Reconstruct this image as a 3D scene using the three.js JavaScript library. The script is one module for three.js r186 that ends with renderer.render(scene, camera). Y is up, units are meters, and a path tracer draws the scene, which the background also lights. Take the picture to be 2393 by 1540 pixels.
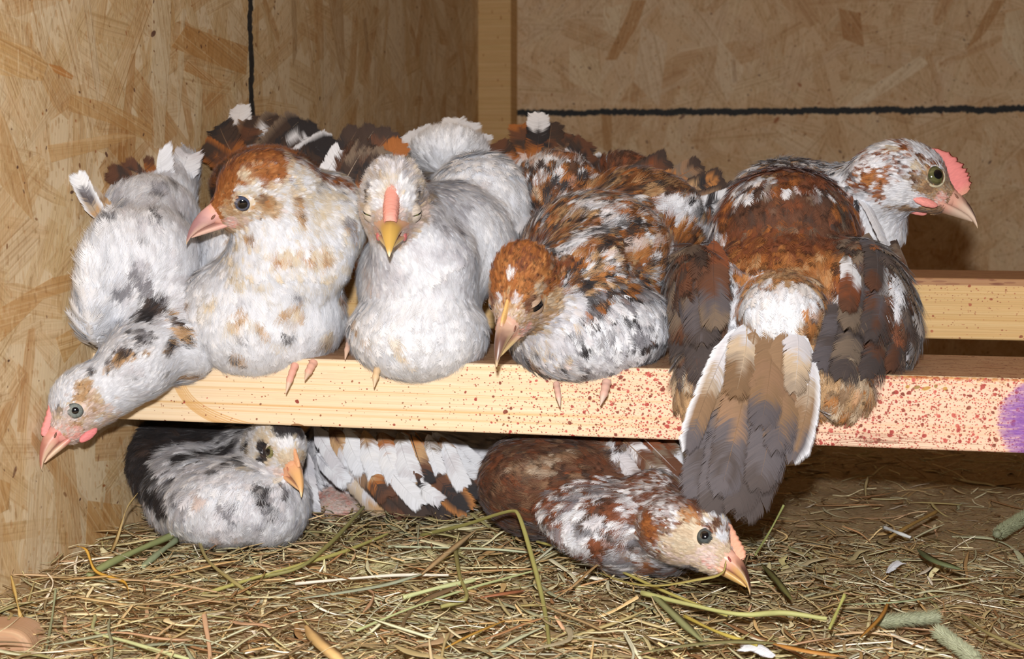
import * as THREE from 'three';
import { mergeGeometries } from 'three/addons/utils/BufferGeometryUtils.js';

// ───────────── camera, light, exposure ─────────────
const scene = new THREE.Scene();
const W = 2393, H = 1540, F = 3300;
const YAW = Math.atan(0.2035), PITCH = Math.atan(370 / 3300);
const EYE = new THREE.Vector3(0, 0.23, 0);
const camera = new THREE.PerspectiveCamera(2 * Math.atan(H / 2 / F) * 180 / Math.PI, W / H, 0.02, 20);
camera.position.copy(EYE);
const forward = new THREE.Vector3(-Math.sin(YAW) * Math.cos(PITCH), -Math.sin(PITCH), -Math.cos(YAW) * Math.cos(PITCH));
camera.lookAt(EYE.clone().add(forward));
camera.updateMatrixWorld(true);
camera.focus = 0.75; camera.userData.fStop = 20;
const right = new THREE.Vector3(Math.cos(YAW), 0, -Math.sin(YAW));
const upward = new THREE.Vector3().crossVectors(right, forward);
const renderer = new THREE.WebGLRenderer();
renderer.toneMapping = THREE.LinearToneMapping;
renderer.toneMappingExposure = 1.08;
renderer.shadowMap.enabled = true;
scene.background = new THREE.Color(0.014, 0.015, 0.017);      // dim daylight beyond the open front of the coop
// the small flash that lit the photograph, just above the lens
const flash = new THREE.SpotLight(0xfffaf6, 1.95, 0, 1.0, 0.25, 2);
flash.position.copy(EYE).addScaledVector(upward, 0.064).addScaledVector(right, -0.006).addScaledVector(forward, -0.004);
flash.target.position.copy(EYE).addScaledVector(forward, 1);
flash.castShadow = true; flash.shadow.radius = 0.45;
scene.add(flash, flash.target);

// ───────────── helpers ─────────────
const V = (x, y, z) => new THREE.Vector3(x, y, z);
const lerp = (a, b, t) => a + (b - a) * t, clamp = (x, a = 0, b = 1) => Math.min(b, Math.max(a, x));
const sstep = (a, b, x) => { const t = clamp((x - a) / (b - a)); return t * t * (3 - 2 * t); };
function rng(seed) { let a = seed >>> 0; return () => { a |= 0; a = a + 0x6D2B79F5 | 0; let t = Math.imul(a ^ a >>> 15, 1 | a); t = t + Math.imul(t ^ t >>> 7, 61 | t) ^ t; return ((t ^ t >>> 14) >>> 0) / 4294967296; }; }
function hash3(x, y, z) { let h = Math.imul(x, 374761393) ^ Math.imul(y, 668265263) ^ Math.imul(z, 2147483647 ^ 1274126177); h = Math.imul(h ^ h >>> 13, 1274126177); return ((h ^ h >>> 16) >>> 0) / 4294967296; }
function noise3(x, y, z) {
  const i = Math.floor(x), j = Math.floor(y), k = Math.floor(z); let u = x - i, v = y - j, w = z - k;
  u = u * u * (3 - 2 * u); v = v * v * (3 - 2 * v); w = w * w * (3 - 2 * w);
  const L = (a, b, t) => a + (b - a) * t;
  return L(L(L(hash3(i, j, k), hash3(i + 1, j, k), u), L(hash3(i, j + 1, k), hash3(i + 1, j + 1, k), u), v),
    L(L(hash3(i, j, k + 1), hash3(i + 1, j, k + 1), u), L(hash3(i, j + 1, k + 1), hash3(i + 1, j + 1, k + 1), u), v), w);
}
// sight lines: where a thing of the photograph stands at a given distance
const ray = (px, py) => forward.clone().addScaledVector(right, (px - W / 2) / F).addScaledVector(upward, -(py - H / 2) / F);
const PERCH_Z = -0.735, PERCH_TOP = 0.127, PERCH_H = 0.038, PERCH_D = 0.089, WALL_X = -0.3935, BACK_Z = -1.765;
function perchDepth(px) { const d = ray(px, 900); return PERCH_Z / d.z; }
function P(px, py, dz = 0) { return EYE.clone().addScaledVector(ray(px, py), perchDepth(px) + dz / 1000); }   // dz: millimetres behind the front of the perch
function onFloor(px, py, h = 0.01) { const d = ray(px, py); return EYE.clone().addScaledVector(d, (h - EYE.y) / d.y); }
const mmPerPx = (px, dz) => (perchDepth(px) + dz / 1000) / F;   // metres per pixel there
const names = new Map();
function numbered(n) { const k = names.get(n) || 0; names.set(n, k + 1); return k ? n + '_' + String(k).padStart(3, '0') : n; }
function place(o, name, parent = scene) { o.name = parent === scene ? numbered(name) : name; o.castShadow = o.receiveShadow = true; parent.add(o); return o; }
function tag(o, label, category, group, kind) { o.userData = { ...o.userData, label, ...(category && { category }), ...(group && { group }), ...(kind && { kind }) }; return o; }
function struct(o, name) { place(o, name); o.userData.kind = 'structure'; return o; }
function geo(pos, idx, col, uv, nor) {
  const g = new THREE.BufferGeometry();
  g.setAttribute('position', new THREE.BufferAttribute(new Float32Array(pos), 3));
  if (idx) g.setIndex(idx);
  if (col) g.setAttribute('color', new THREE.BufferAttribute(new Float32Array(col), 3));
  if (uv) g.setAttribute('uv', new THREE.BufferAttribute(new Float32Array(uv), 2));
  if (nor) g.setAttribute('normal', new THREE.BufferAttribute(new Float32Array(nor), 3)); else g.computeVertexNormals();
  return g;
}
const std = (o) => new THREE.MeshStandardMaterial({ roughness: 0.8, ...o });
function canvasOf(w, h) { const c = document.createElement('canvas'); c.width = w; c.height = h; return [c, c.getContext('2d')]; }
function texOf(c, srgb = true) { const t = new THREE.CanvasTexture(c); if (srgb) t.colorSpace = THREE.SRGBColorSpace; t.wrapS = t.wrapT = THREE.RepeatWrapping; t.magFilter = THREE.LinearFilter; return t; }

// ───────────── the coop: boards ─────────────
// oriented strand board: overlapping pressed flakes with their own grain, a fine screen imprint, flecks of bark
function strandBoard(seed, wm, hm, pw, ph, tones, lines, ribs, flakes = []) {
  const r = rng(seed), [c, x] = canvasOf(pw, ph), [cb, b] = canvasOf(pw, ph);
  x.fillStyle = tones[0]; x.fillRect(0, 0, pw, ph); b.fillStyle = '#777'; b.fillRect(0, 0, pw, ph);
  const sx = pw / wm, sy = ph / hm; x.save(); b.save(); x.scale(sx, sy); b.scale(sx, sy);
  const n = Math.round(wm * hm * 2300);
  for (let i = 0; i < n; i++) {
    const L = 0.035 + 0.1 * r() * r() + 0.03 * r(), w = 0.008 + 0.03 * r() * r(), a = r() * Math.PI * 2, px = r() * wm, py = r() * hm, late = i > n * 0.75;
    for (const k of [x, b]) { k.save(); k.translate(px, py); k.rotate(a); }
    const path = [[-L / 2, -w / 2 * (0.4 + r() * 0.6)], [-L / 4, -w / 2], [L / 4, -w / 2 * (0.85 + 0.15 * r())], [L / 2 * (0.85 + 0.15 * r()), -w / 2 * (0.4 + 0.6 * r())], [L / 2, w / 2 * (0.3 + 0.7 * r())], [L / 4, w / 2], [-L / 3, w / 2 * (0.85 + 0.15 * r())], [-L / 2 * (0.9 + 0.1 * r()), w / 2 * (0.4 + 0.6 * r())]];
    for (const k of [x, b]) { k.beginPath(); path.forEach(([u, v], q) => q ? k.lineTo(u, v) : k.moveTo(u, v)); k.closePath(); }
    x.globalAlpha = late ? 0.34 : 0.5; x.fillStyle = tones[Math.floor(r() * tones.length)]; x.fill();
    b.globalAlpha = 0.5; const hgt = Math.floor(90 + 90 * r()); b.fillStyle = `rgb(${hgt},${hgt},${hgt})`; b.fill();
    x.clip(); b.clip();
    const m = 6 + Math.floor(w / 0.0009);
    for (let q = 0; q < m; q++) {
      const v = (r() - 0.5) * w, dark = r() < 0.55;
      x.globalAlpha = 0.04 + 0.11 * r(); x.strokeStyle = dark ? '#7d5428' : '#f3e4c4'; x.lineWidth = 0.0003 + 0.0009 * r();
      x.beginPath(); x.moveTo(-L / 2, v); x.bezierCurveTo(-L / 6, v + (r() - 0.5) * 0.003, L / 6, v + (r() - 0.5) * 0.003, L / 2, v); x.stroke();
      b.globalAlpha = 0.25; b.strokeStyle = dark ? '#333' : '#bbb'; b.lineWidth = 0.0005; b.beginPath(); b.moveTo(-L / 2, v); b.lineTo(L / 2, v); b.stroke();
    }
    x.restore(); b.restore();
  }
  for (const [tone, pts] of flakes) {                           // the flakes that stand out, where they lie
    x.save(); x.beginPath(); pts.forEach(([u, v], q) => q ? x.lineTo(u, v) : x.moveTo(u, v)); x.closePath(); x.globalAlpha = 0.62; x.fillStyle = tone; x.fill(); x.clip();
    b.save(); b.beginPath(); pts.forEach(([u, v], q) => q ? b.lineTo(u, v) : b.moveTo(u, v)); b.closePath(); b.globalAlpha = 0.6; b.fillStyle = '#ccc'; b.fill(); b.restore();
    const [p, q] = [pts[0], pts[Math.floor(pts.length / 2)]], dx = q[0] - p[0], dy = q[1] - p[1], l = Math.hypot(dx, dy);
    for (let k = 0; k < 44; k++) { const e = (r() - 0.5) * 0.05; x.globalAlpha = 0.10 + 0.14 * r(); x.strokeStyle = r() < 0.5 ? '#7d5428' : '#fbeed2'; x.lineWidth = 0.0003 + 0.0006 * r(); x.beginPath(); x.moveTo(p[0] - dx * 0.3 - dy / l * e, p[1] - dy * 0.3 + dx / l * e); x.lineTo(q[0] + dx * 0.3 - dy / l * e, q[1] + dy * 0.3 + dx / l * e); x.stroke(); }
    x.restore();
  }
  for (let i = 0; i < wm * hm * 2600; i++) {                    // bark flecks and pin-sized dirt
    const px = r() * wm, py = r() * hm, s = 0.0003 + 0.0009 * r() * r() * (r() < 0.04 ? 2.6 : 1);
    x.globalAlpha = 0.45 + 0.4 * r(); x.fillStyle = ['#4a2a20', '#3a2018', '#6b4020', '#8a4a22'][Math.floor(r() * 4)];
    x.beginPath(); x.ellipse(px, py, s, s * (1 + 1.6 * r()), r() * 3, 0, 7); x.fill();
  }
  for (let i = 0; i < wm * hm * 52000; i++) {                   // fibre-fine mottling of the wood
    const px = r() * wm, py = r() * hm; x.globalAlpha = 0.10 + 0.16 * r(); x.fillStyle = ['#7a5226', '#f3e2c0', '#8f6a3c', '#e6cfa4', '#a0642c'][Math.floor(r() * 5)]; x.beginPath(); x.ellipse(px, py, 0.0005 + 0.0007 * r(), 0.001 + 0.0034 * r() * r(), (r() - 0.5) * 0.5, 0, 7); x.fill();
  }
  for (let i = 0; i < wm * hm * 700; i++) {                     // torn fibres, pale
    const px = r() * wm, py = r() * hm, L = 0.004 + 0.016 * r();
    x.globalAlpha = 0.5; x.strokeStyle = '#f4e6c8'; x.lineWidth = 0.0004 + 0.0004 * r(); x.beginPath(); x.moveTo(px, py); x.lineTo(px + (r() - 0.5) * 0.004, py + L); x.stroke();
  }
  x.globalAlpha = 1; b.globalAlpha = 1;
  if (ribs) for (let u = 0; u < wm; u += ribs) { b.globalAlpha = 0.22; b.fillStyle = '#fff'; b.fillRect(u, 0, ribs * 0.45, hm); x.globalAlpha = 0.05; x.fillStyle = '#5a3a18'; x.fillRect(u + ribs * 0.5, 0, ribs * 0.3, hm); }
  x.globalAlpha = 1;
  for (const [x0, y0, x1, y1, wd] of lines) {                   // the maker's dark nailing line
    const dx = x1 - x0, dy = y1 - y0, l = Math.hypot(dx, dy), m = Math.round(l / 0.0009);
    for (let q = 0; q < m * 2; q++) { const t = (q % m + r()) / m, e = (r() + r() - 1) * wd * 0.4 + (noise3(t * l * 60, 1, 2) - 0.5) * wd * 0.35; x.globalAlpha = 0.5 + 0.4 * r(); x.fillStyle = ['#1a1e23', '#15181b', '#262b2e'][q % 3]; x.beginPath(); x.ellipse(x0 + dx * t - dy / l * e, y0 + dy * t + dx / l * e, wd * (0.22 + 0.22 * r()), wd * (0.22 + 0.22 * r()), 0, 0, 7); x.fill(); }
  }
  x.restore(); b.restore();
  return { map: texOf(c), bumpMap: texOf(cb, false), bumpScale: 0.0006, roughness: 0.72 };
}
const woodTones = ['#dcc8a6', '#d4b68c', '#cbad7e', '#d2b78c', '#c7a472', '#d8c5a2', '#c19862', '#cbaa7c', '#d3bd98', '#b4854e', '#c7a270', '#cfb48c', '#a8743c', '#d6c4a6', '#c6a878', '#cab08a'];
const backTones = ['#d6b994', '#dcc4a4', '#cba67c', '#dec6a2', '#c9a57c', '#d4b690', '#be9468', '#dec8aa', '#cda880', '#d8bfa0'];
function panel(w, h, d, m) { return new THREE.Mesh(new THREE.BoxGeometry(w, h, d), m); }
{
  const z0 = BACK_Z - 0.02, z1 = -0.5, len = z1 - z0, hh = 0.62;
  // the vertical nailing line on the left wall: seen at image column 588
  const d = ray(588, 150), t = WALL_X / d.x, zl = EYE.z + d.z * t;
  const on = (px, py) => { const q = ray(px, py), k = WALL_X / q.x; return [z1 - (EYE.z + q.z * k), hh - (EYE.y + q.y * k)]; };
  const flakes = [
    ['#d9c8a8', [[356, 0], [400, 0], [398, 120], [388, 250], [384, 346], [360, 346], [354, 160]]], ['#d6c6a6', [[425, 20], [434, 20], [428, 180], [416, 300], [412, 190]]], ['#d3c19c', [[460, 165], [474, 210], [468, 345], [452, 350], [455, 250]]],
    ['#b3702e', [[112, 148], [140, 155], [172, 178], [168, 186], [130, 172]]], ['#b58247', [[435, 60], [580, 110], [575, 175], [500, 150], [400, 110]]], ['#b07c42', [[440, 140], [520, 195], [515, 205], [430, 165]]], ['#c0945c', [[165, 220], [250, 240], [355, 290], [355, 335], [250, 285], [160, 260]]],
    ['#c79d62', [[0, 90], [70, 110], [112, 150], [100, 190], [0, 175]]], ['#d8c7a6', [[78, 0], [140, 0], [118, 60], [105, 135], [80, 100], [70, 50]]], ['#caa26a', [[110, 340], [280, 310], [320, 318], [250, 345], [120, 380]]], ['#b98a50', [[0, 720], [120, 650], [210, 630], [205, 665], [100, 700], [0, 800]]],
    ['#b98748', [[205, 1170], [285, 1180], [280, 1290], [200, 1275]]], ['#b5874e', [[0, 1120], [24, 1130], [20, 1190], [0, 1200]]], ['#d6c39c', [[240, 1120], [250, 1125], [238, 1190], [232, 1190]]], ['#c09458', [[130, 790], [215, 740], [225, 760], [150, 850]]], ['#b8905c', [[0, 250], [60, 400], [80, 520], [0, 430]]], ['#d2bd94', [[545, 170], [556, 215], [548, 260], [540, 200]]],
    ['#b3946c', [[768, 0], [800, 0], [806, 120], [802, 195], [790, 150], [775, 60]]], ['#a98c66', [[680, 0], [692, 0], [694, 120], [684, 160]]], ['#a5855c', [[848, 45], [856, 40], [862, 120], [856, 125]]],
  ].map(([c, q]) => [c, q.map(([a, e]) => on(a, e))]);
  const m = std(strandBoard(11, len, hh, 2048, 1664, woodTones, [[z1 - zl - 0.002, 0, z1 - zl + 0.001, hh, 0.0085]], 0.0016, flakes));
  const w = panel(0.018, hh, len, m); w.position.set(WALL_X - 0.009, hh / 2, (z0 + z1) / 2); struct(w, 'wall_left');
  w.userData.label = 'strand board side wall with a dark vertical line';
  const w2 = panel(0.018, hh, 1.0, m); w2.position.set(WALL_X - 0.009, hh / 2, z1 + 0.5); struct(w2, 'wall_left_front');
  const bl = 1.6, d2 = ray(1800, 260), y2 = EYE.y + d2.y * BACK_Z / d2.z;
  const at = (px, py) => { const q = ray(px, py), k = BACK_Z / q.z; return [q.x * k - (WALL_X - 0.018), hh - (EYE.y + q.y * k)]; };
  const flakesB = [
    ['#a8733c', [[1480, 0], [1510, 0], [1490, 60], [1440, 140], [1415, 140], [1450, 70]]], ['#e2d0b0', [[1410, 20], [1455, 10], [1440, 90], [1410, 70]]], ['#e6d6ba', [[2150, 130], [2170, 150], [2030, 240], [1960, 262], [2000, 225]]], ['#a87844', [[2320, 0], [2350, 0], [2300, 80], [2255, 120]]], ['#e2d2b2', [[2350, 30], [2393, 20], [2393, 170], [2340, 100]]],
    ['#6b4226', [[1710, 140], [1718, 140], [1722, 190], [1712, 195]]], ['#a3703e', [[1960, 20], [2010, 30], [2020, 110], [1970, 90]]], ['#e0cdb0', [[1680, 90], [1740, 160], [1700, 240], [1670, 170]]], ['#a87a48', [[1405, 260], [1430, 270], [1430, 360], [1410, 350]]], ['#e0cca8', [[1330, 110], [1400, 140], [1410, 230], [1330, 190]]], ['#dfccb0', [[1500, 60], [1560, 100], [1540, 250], [1480, 190]]],
  ].map(([c, q]) => [c, q.map(([a, e]) => at(a, e))]);
  const mb = std(strandBoard(29, bl, hh, 2048, 1024, backTones, [[0, hh - y2, bl, hh - y2, 0.0072]], 0, flakesB));
  mb.bumpScale = 0.0004;
  const bk = panel(bl, hh, 0.018, mb); bk.position.set(WALL_X - 0.018 + bl / 2, hh / 2, BACK_Z - 0.009); struct(bk, 'wall_back');
  const rt = panel(0.018, hh, 2.3, m); rt.position.set(WALL_X + bl - 0.02, hh / 2, -0.64); struct(rt, 'wall_right');
  const ce = panel(1.66, 0.018, 2.4, mb); ce.position.set(WALL_X + bl / 2 - 0.02, hh + 0.009, -0.65); struct(ce, 'ceiling');
}

// planed softwood: long grain, growth-ring arches, knots; specks and stains are what has dried on it
function pine(seed, opt) {
  const r = rng(seed), pw = 2048, ph = opt.ph || 2048, [c, x] = canvasOf(pw, ph), wm = opt.w, hm = opt.h, sx = pw / wm, sy = ph / hm;
  x.fillStyle = opt.base; x.fillRect(0, 0, pw, ph); x.scale(sx, sy);
  for (let i = 0; i < hm * 26000; i++) {
    const v = r() * hm, u = r() * wm, L = 0.03 + 0.25 * r();
    x.globalAlpha = 0.04 + 0.08 * r(); x.strokeStyle = r() < 0.5 ? opt.dark : opt.pale; x.lineWidth = 0.00015 + 0.0006 * r();
    x.beginPath(); x.moveTo(u - L / 2, v); x.bezierCurveTo(u - L / 6, v + (r() - 0.5) * 0.0012, u + L / 6, v + (r() - 0.5) * 0.0012, u + L / 2, v); x.stroke();
  }
  for (const [u, v0, v1, n, lean] of opt.arches || []) for (let i = 0; i < n; i++) {   // growth rings cut at a slant
    const q = i / n; x.globalAlpha = 0.5; x.strokeStyle = opt.ring; x.lineWidth = 0.0013 - 0.0007 * q;
    x.beginPath(); x.moveTo(u + q * lean * 1.2, v0); x.bezierCurveTo(u + q * lean * 1.2 + 0.004, lerp(v0, v1, 0.45), u + q * lean * 1.5 + 0.009, lerp(v0, v1, 0.75), u + 0.03 + q * lean * (2.6 + 3 * q), v1 + 0.001); x.stroke();
  }
  for (let i = 0; i < (opt.rings || 0); i++) { const v = opt.front[0] + r() * (opt.front[1] - opt.front[0]); x.globalAlpha = 0.2; x.strokeStyle = opt.ring; x.lineWidth = 0.0004 + 0.0008 * r(); x.beginPath(); x.moveTo(-0.01, v + (r() - 0.5) * 0.004); x.bezierCurveTo(wm * 0.3, v, wm * 0.5, v + (r() - 0.5) * 0.006, wm, v + (r() - 0.5) * 0.01); x.stroke(); }
  opt.paint?.(x, r);
  x.globalAlpha = 1;
  return texOf(c);
}
// a bar along x with rounded edges; uv.y runs round it: front, top, back, bottom
function lath(x0, x1, yTop, zFront, h, d, rad, uLen) {
  const prof = [], corner = (cy, cz, a0) => { for (let i = 0; i <= 4; i++) { const a = a0 + i / 4 * Math.PI / 2; prof.push([cy + Math.sin(a) * rad, cz + Math.cos(a) * rad]); } };
  corner(-h + rad, -rad, -Math.PI / 2); corner(-rad, -rad, 0); corner(-rad, -d + rad, Math.PI / 2); corner(-h + rad, -d + rad, Math.PI);
  prof.push(prof[0]);
  const L = [0]; for (let i = 1; i < prof.length; i++) L.push(L[i - 1] + Math.hypot(prof[i][0] - prof[i - 1][0], prof[i][1] - prof[i - 1][1]));
  const pos = [], uv = [], idx = [], n = prof.length, m = 24;
  for (let j = 0; j <= m; j++) for (let i = 0; i < n; i++) { const xx = lerp(x0, x1, j / m); pos.push(xx, yTop + prof[i][0], zFront + prof[i][1]); uv.push((xx - x0) / uLen, L[i] / L[n - 1]); }
  for (let j = 0; j < m; j++) for (let i = 0; i < n - 1; i++) { const a = j * n + i, b = a + n; idx.push(a, b, b + 1, a, b + 1, a + 1); }
  for (const j of [0, m]) { const s = pos.length / 3; for (let i = 0; i < n; i++) { pos.push(lerp(x0, x1, j / m), yTop + prof[i][0], zFront + prof[i][1]); uv.push(0.5, 0.6); } for (let i = 1; i < n - 2; i++) j ? idx.push(s, s + i, s + i + 1) : idx.push(s, s + i + 1, s + i); }
  return geo(pos, idx, null, uv);
}
const LW = 0.56;
function specks(x, r, n, v0, v1, density, tones, big) {
  for (let i = 0; i < n; i++) {
    const u = r() * LW, v = lerp(v0, v1, r()); if (r() > density(u, v)) continue;
    const s = 0.0001 + 0.00026 * r() + (r() < 0.16 ? big * r() * r() : 0);
    x.globalAlpha = 0.75 + 0.2 * r(); x.fillStyle = tones[Math.floor(r() * tones.length)];
    x.beginPath(); x.ellipse(u, v, s * (1 + 0.4 * r()), s, r() * 3, 0, 7); x.fill();
    if (s > 0.0006) { x.beginPath(); x.ellipse(u + s * (r() - 0.5) * 1.6, v + s * (r() - 0.5) * 1.6, s * 0.6, s * 0.6, 0, 0, 7); x.fill(); }
  }
}
{
  // texture height follows the bar's outline: front 0.038 m, top 0.089, back, bottom; canvas v=1 is the front's lower edge
  const per = 2 * (PERCH_H + PERCH_D) - 0.006, F0 = per - PERCH_H, T0 = F0 - PERCH_D;
  const uAt = (px, py) => (P(px, py).x - WALL_X);
  const map = pine(5, {
    w: LW, h: per, base: '#f2dbb8', dark: '#c9a274', pale: '#fff5e2', ring: '#d29a52', arches: [[uAt(400, 960), F0 + 0.012, per - 0.0005, 6, 0.0062]], rings: 9, front: [F0, per],
    paint(x, r) {
      const g = x.createLinearGradient(uAt(1250, 960), 0, uAt(1700, 960), 0); g.addColorStop(0, 'rgba(236,190,165,0)'); g.addColorStop(1, 'rgba(236,190,172,0.5)');
      x.globalAlpha = 1; x.fillStyle = g; x.fillRect(0, F0, LW, PERCH_H);                          // pink juice soaked into the wood
      x.fillStyle = '#a5704a'; x.globalAlpha = 0.55; x.fillRect(0, T0, LW, PERCH_D - 0.0015);       // the trodden top, brown with dirt
      for (let i = 0; i < 2600; i++) { x.globalAlpha = 0.12 + 0.25 * r(); x.fillStyle = ['#7d4a30', '#8b5c3a', '#c9a070', '#6a3a2a', '#a8583a'][i % 5]; x.beginPath(); x.ellipse(r() * LW, T0 + r() * (PERCH_D - 0.001), 0.001 + 0.005 * r(), 0.0003 + 0.001 * r(), 0, 0, 7); x.fill(); }
      for (let i = 0; i < 700; i++) { const u = uAt(1850, 900) + r() * 0.2; x.globalAlpha = 0.25; x.fillStyle = ['#b0602c', '#8e4a28', '#d29a4a'][i % 3]; x.beginPath(); x.ellipse(u, F0 + 0.0022 * r() * r(), 0.0012 * r() + 0.0004, 0.0007, 0, 0, 7); x.fill(); }
      const near = uAt(1150, 960), far = uAt(1600, 960);
      specks(x, r, 17000, F0, per, (u) => 0.012 + 0.84 * sstep(near - 0.03, far, u), ['#b0443c', '#a23a34', '#c0544a', '#8f3a2e', '#7d3a2a'], 0.00095);
      specks(x, r, 6000, F0, per, (u) => 0.10 + 0.08 * sstep(uAt(600, 960), near, u), ['#8a5236', '#7a4630', '#94402e'], 0.0005);
      specks(x, r, 9000, T0, F0, (u) => 0.25 + 0.5 * sstep(near, far, u), ['#8c3c30', '#7d3a2a', '#6b3426'], 0.0009);
      // violet dye wiped on with a ragged edge
      const pu = uAt(2455, 985);
      for (let i = 0; i < 9000; i++) { const a = r() * 7, d = 0.024 * Math.pow(r(), 0.7); const u = pu + Math.cos(a) * d * (Math.cos(a) > 0 ? 2.2 : 1), v = F0 + 0.021 + Math.sin(a) * d * 0.95; if (v < F0 + 0.001) continue; x.globalAlpha = 0.10 + 0.2 * (1 - d / 0.024); x.fillStyle = ['#7a45a0', '#8a55b5', '#6a3a98', '#9a6cc0'][i % 4]; x.beginPath(); x.ellipse(u, v, 0.0028 * r() + 0.0005, 0.0002 + 0.0003 * r(), 0, 0, 7); x.fill(); }
      for (let i = 0; i < 5; i++) { x.globalAlpha = 0.8; x.fillStyle = ['#b58a3a', '#8a7038'][i % 2]; const u = uAt(2165 + (i - 2) * 22, 900); x.beginPath(); x.ellipse(u, F0 + 0.0045 + 0.002 * r(), 0.0022 * r() + 0.0008, 0.0009, -0.3, 0, 7); x.fill(); }   // droppings
      x.globalAlpha = 0.7; x.fillStyle = '#7a4a22'; x.beginPath(); x.ellipse(uAt(690, 995), per - 0.0006, 0.004, 0.0018, 0, 0, 7); x.fill();
      for (let i = 0; i < 26; i++) { x.globalAlpha = 0.35; x.strokeStyle = '#6a4630'; x.lineWidth = 0.00025; const u = uAt(1900, 1000) + r() * 0.05, v = per - 0.009 + r() * 0.007; x.beginPath(); x.moveTo(u, v); x.lineTo(u + 0.01 + 0.03 * r(), v + 0.0004); x.stroke(); }
    },
  });
  map.wrapS = THREE.RepeatWrapping;
  const m = std({ map, roughness: 0.7 });
  const p1 = place(new THREE.Mesh(lath(WALL_X, 1.0, PERCH_TOP, PERCH_Z, PERCH_H, PERCH_D, 0.0016, LW), m), 'roosting_bar');
  tag(p1, 'front pine roosting bar with red specks and a violet stain, five birds on it', 'perch');
  const map2 = pine(8, {
    w: LW, h: per, base: '#e2bd84', dark: '#b08a50', pale: '#f3ddb0', ring: '#c2924a', rings: 10, front: [F0, per],
    paint(x, r) {
      x.fillStyle = '#8f5a44'; x.globalAlpha = 0.5; x.fillRect(0, T0, LW, PERCH_D);
      for (let i = 0; i < 1600; i++) { x.globalAlpha = 0.3; x.fillStyle = ['#7d4a38', '#a0705a', '#6a3a2a'][i % 3]; x.beginPath(); x.ellipse(r() * LW, T0 + r() * PERCH_D, 0.001 + 0.004 * r(), 0.0008 * r() + 0.0003, 0, 0, 7); x.fill(); }
      specks(x, r, 5200, F0, per, (u, v) => 0.12 + 0.5 * (1 - (v - F0) / PERCH_H) ** 2, ['#a2583c', '#8f4a34', '#b5684a'], 0.0011);
    },
  });
  const p2 = place(new THREE.Mesh(lath(WALL_X, 1.0, EYE.y - 0.0655, -0.905, PERCH_H, 0.076, 0.0016, LW), std({ map: map2, roughness: 0.75 })), 'roosting_bar');
  tag(p2, 'empty rear roosting bar behind the front one, brown specks along its top', 'perch');
  // corner stud
  const sm = pine(15, { w: 0.1, h: 0.7, ph: 1024, base: '#d3ae74', dark: '#a97c42', pale: '#ead0a0', ring: '#b98544', front: [0, 1], paint(x, r) { for (let i = 0; i < 40; i++) { x.globalAlpha = 0.5; x.fillStyle = '#9a5c26'; x.beginPath(); x.ellipse(r() * 0.1, r() * 0.7, 0.002 * r() + 0.0006, 0.003 * r() + 0.001, 0, 0, 7); x.fill(); } } });
  const st = struct(new THREE.Mesh(new THREE.BoxGeometry(0.041, 0.62, 0.041), std({ map: sm, roughness: 0.75 })), 'trim_1');
  st.position.set(WALL_X + 0.0206, 0.31, BACK_Z + 0.0205); st.userData.label = 'pale upright corner stud between the two board walls';
}

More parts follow.
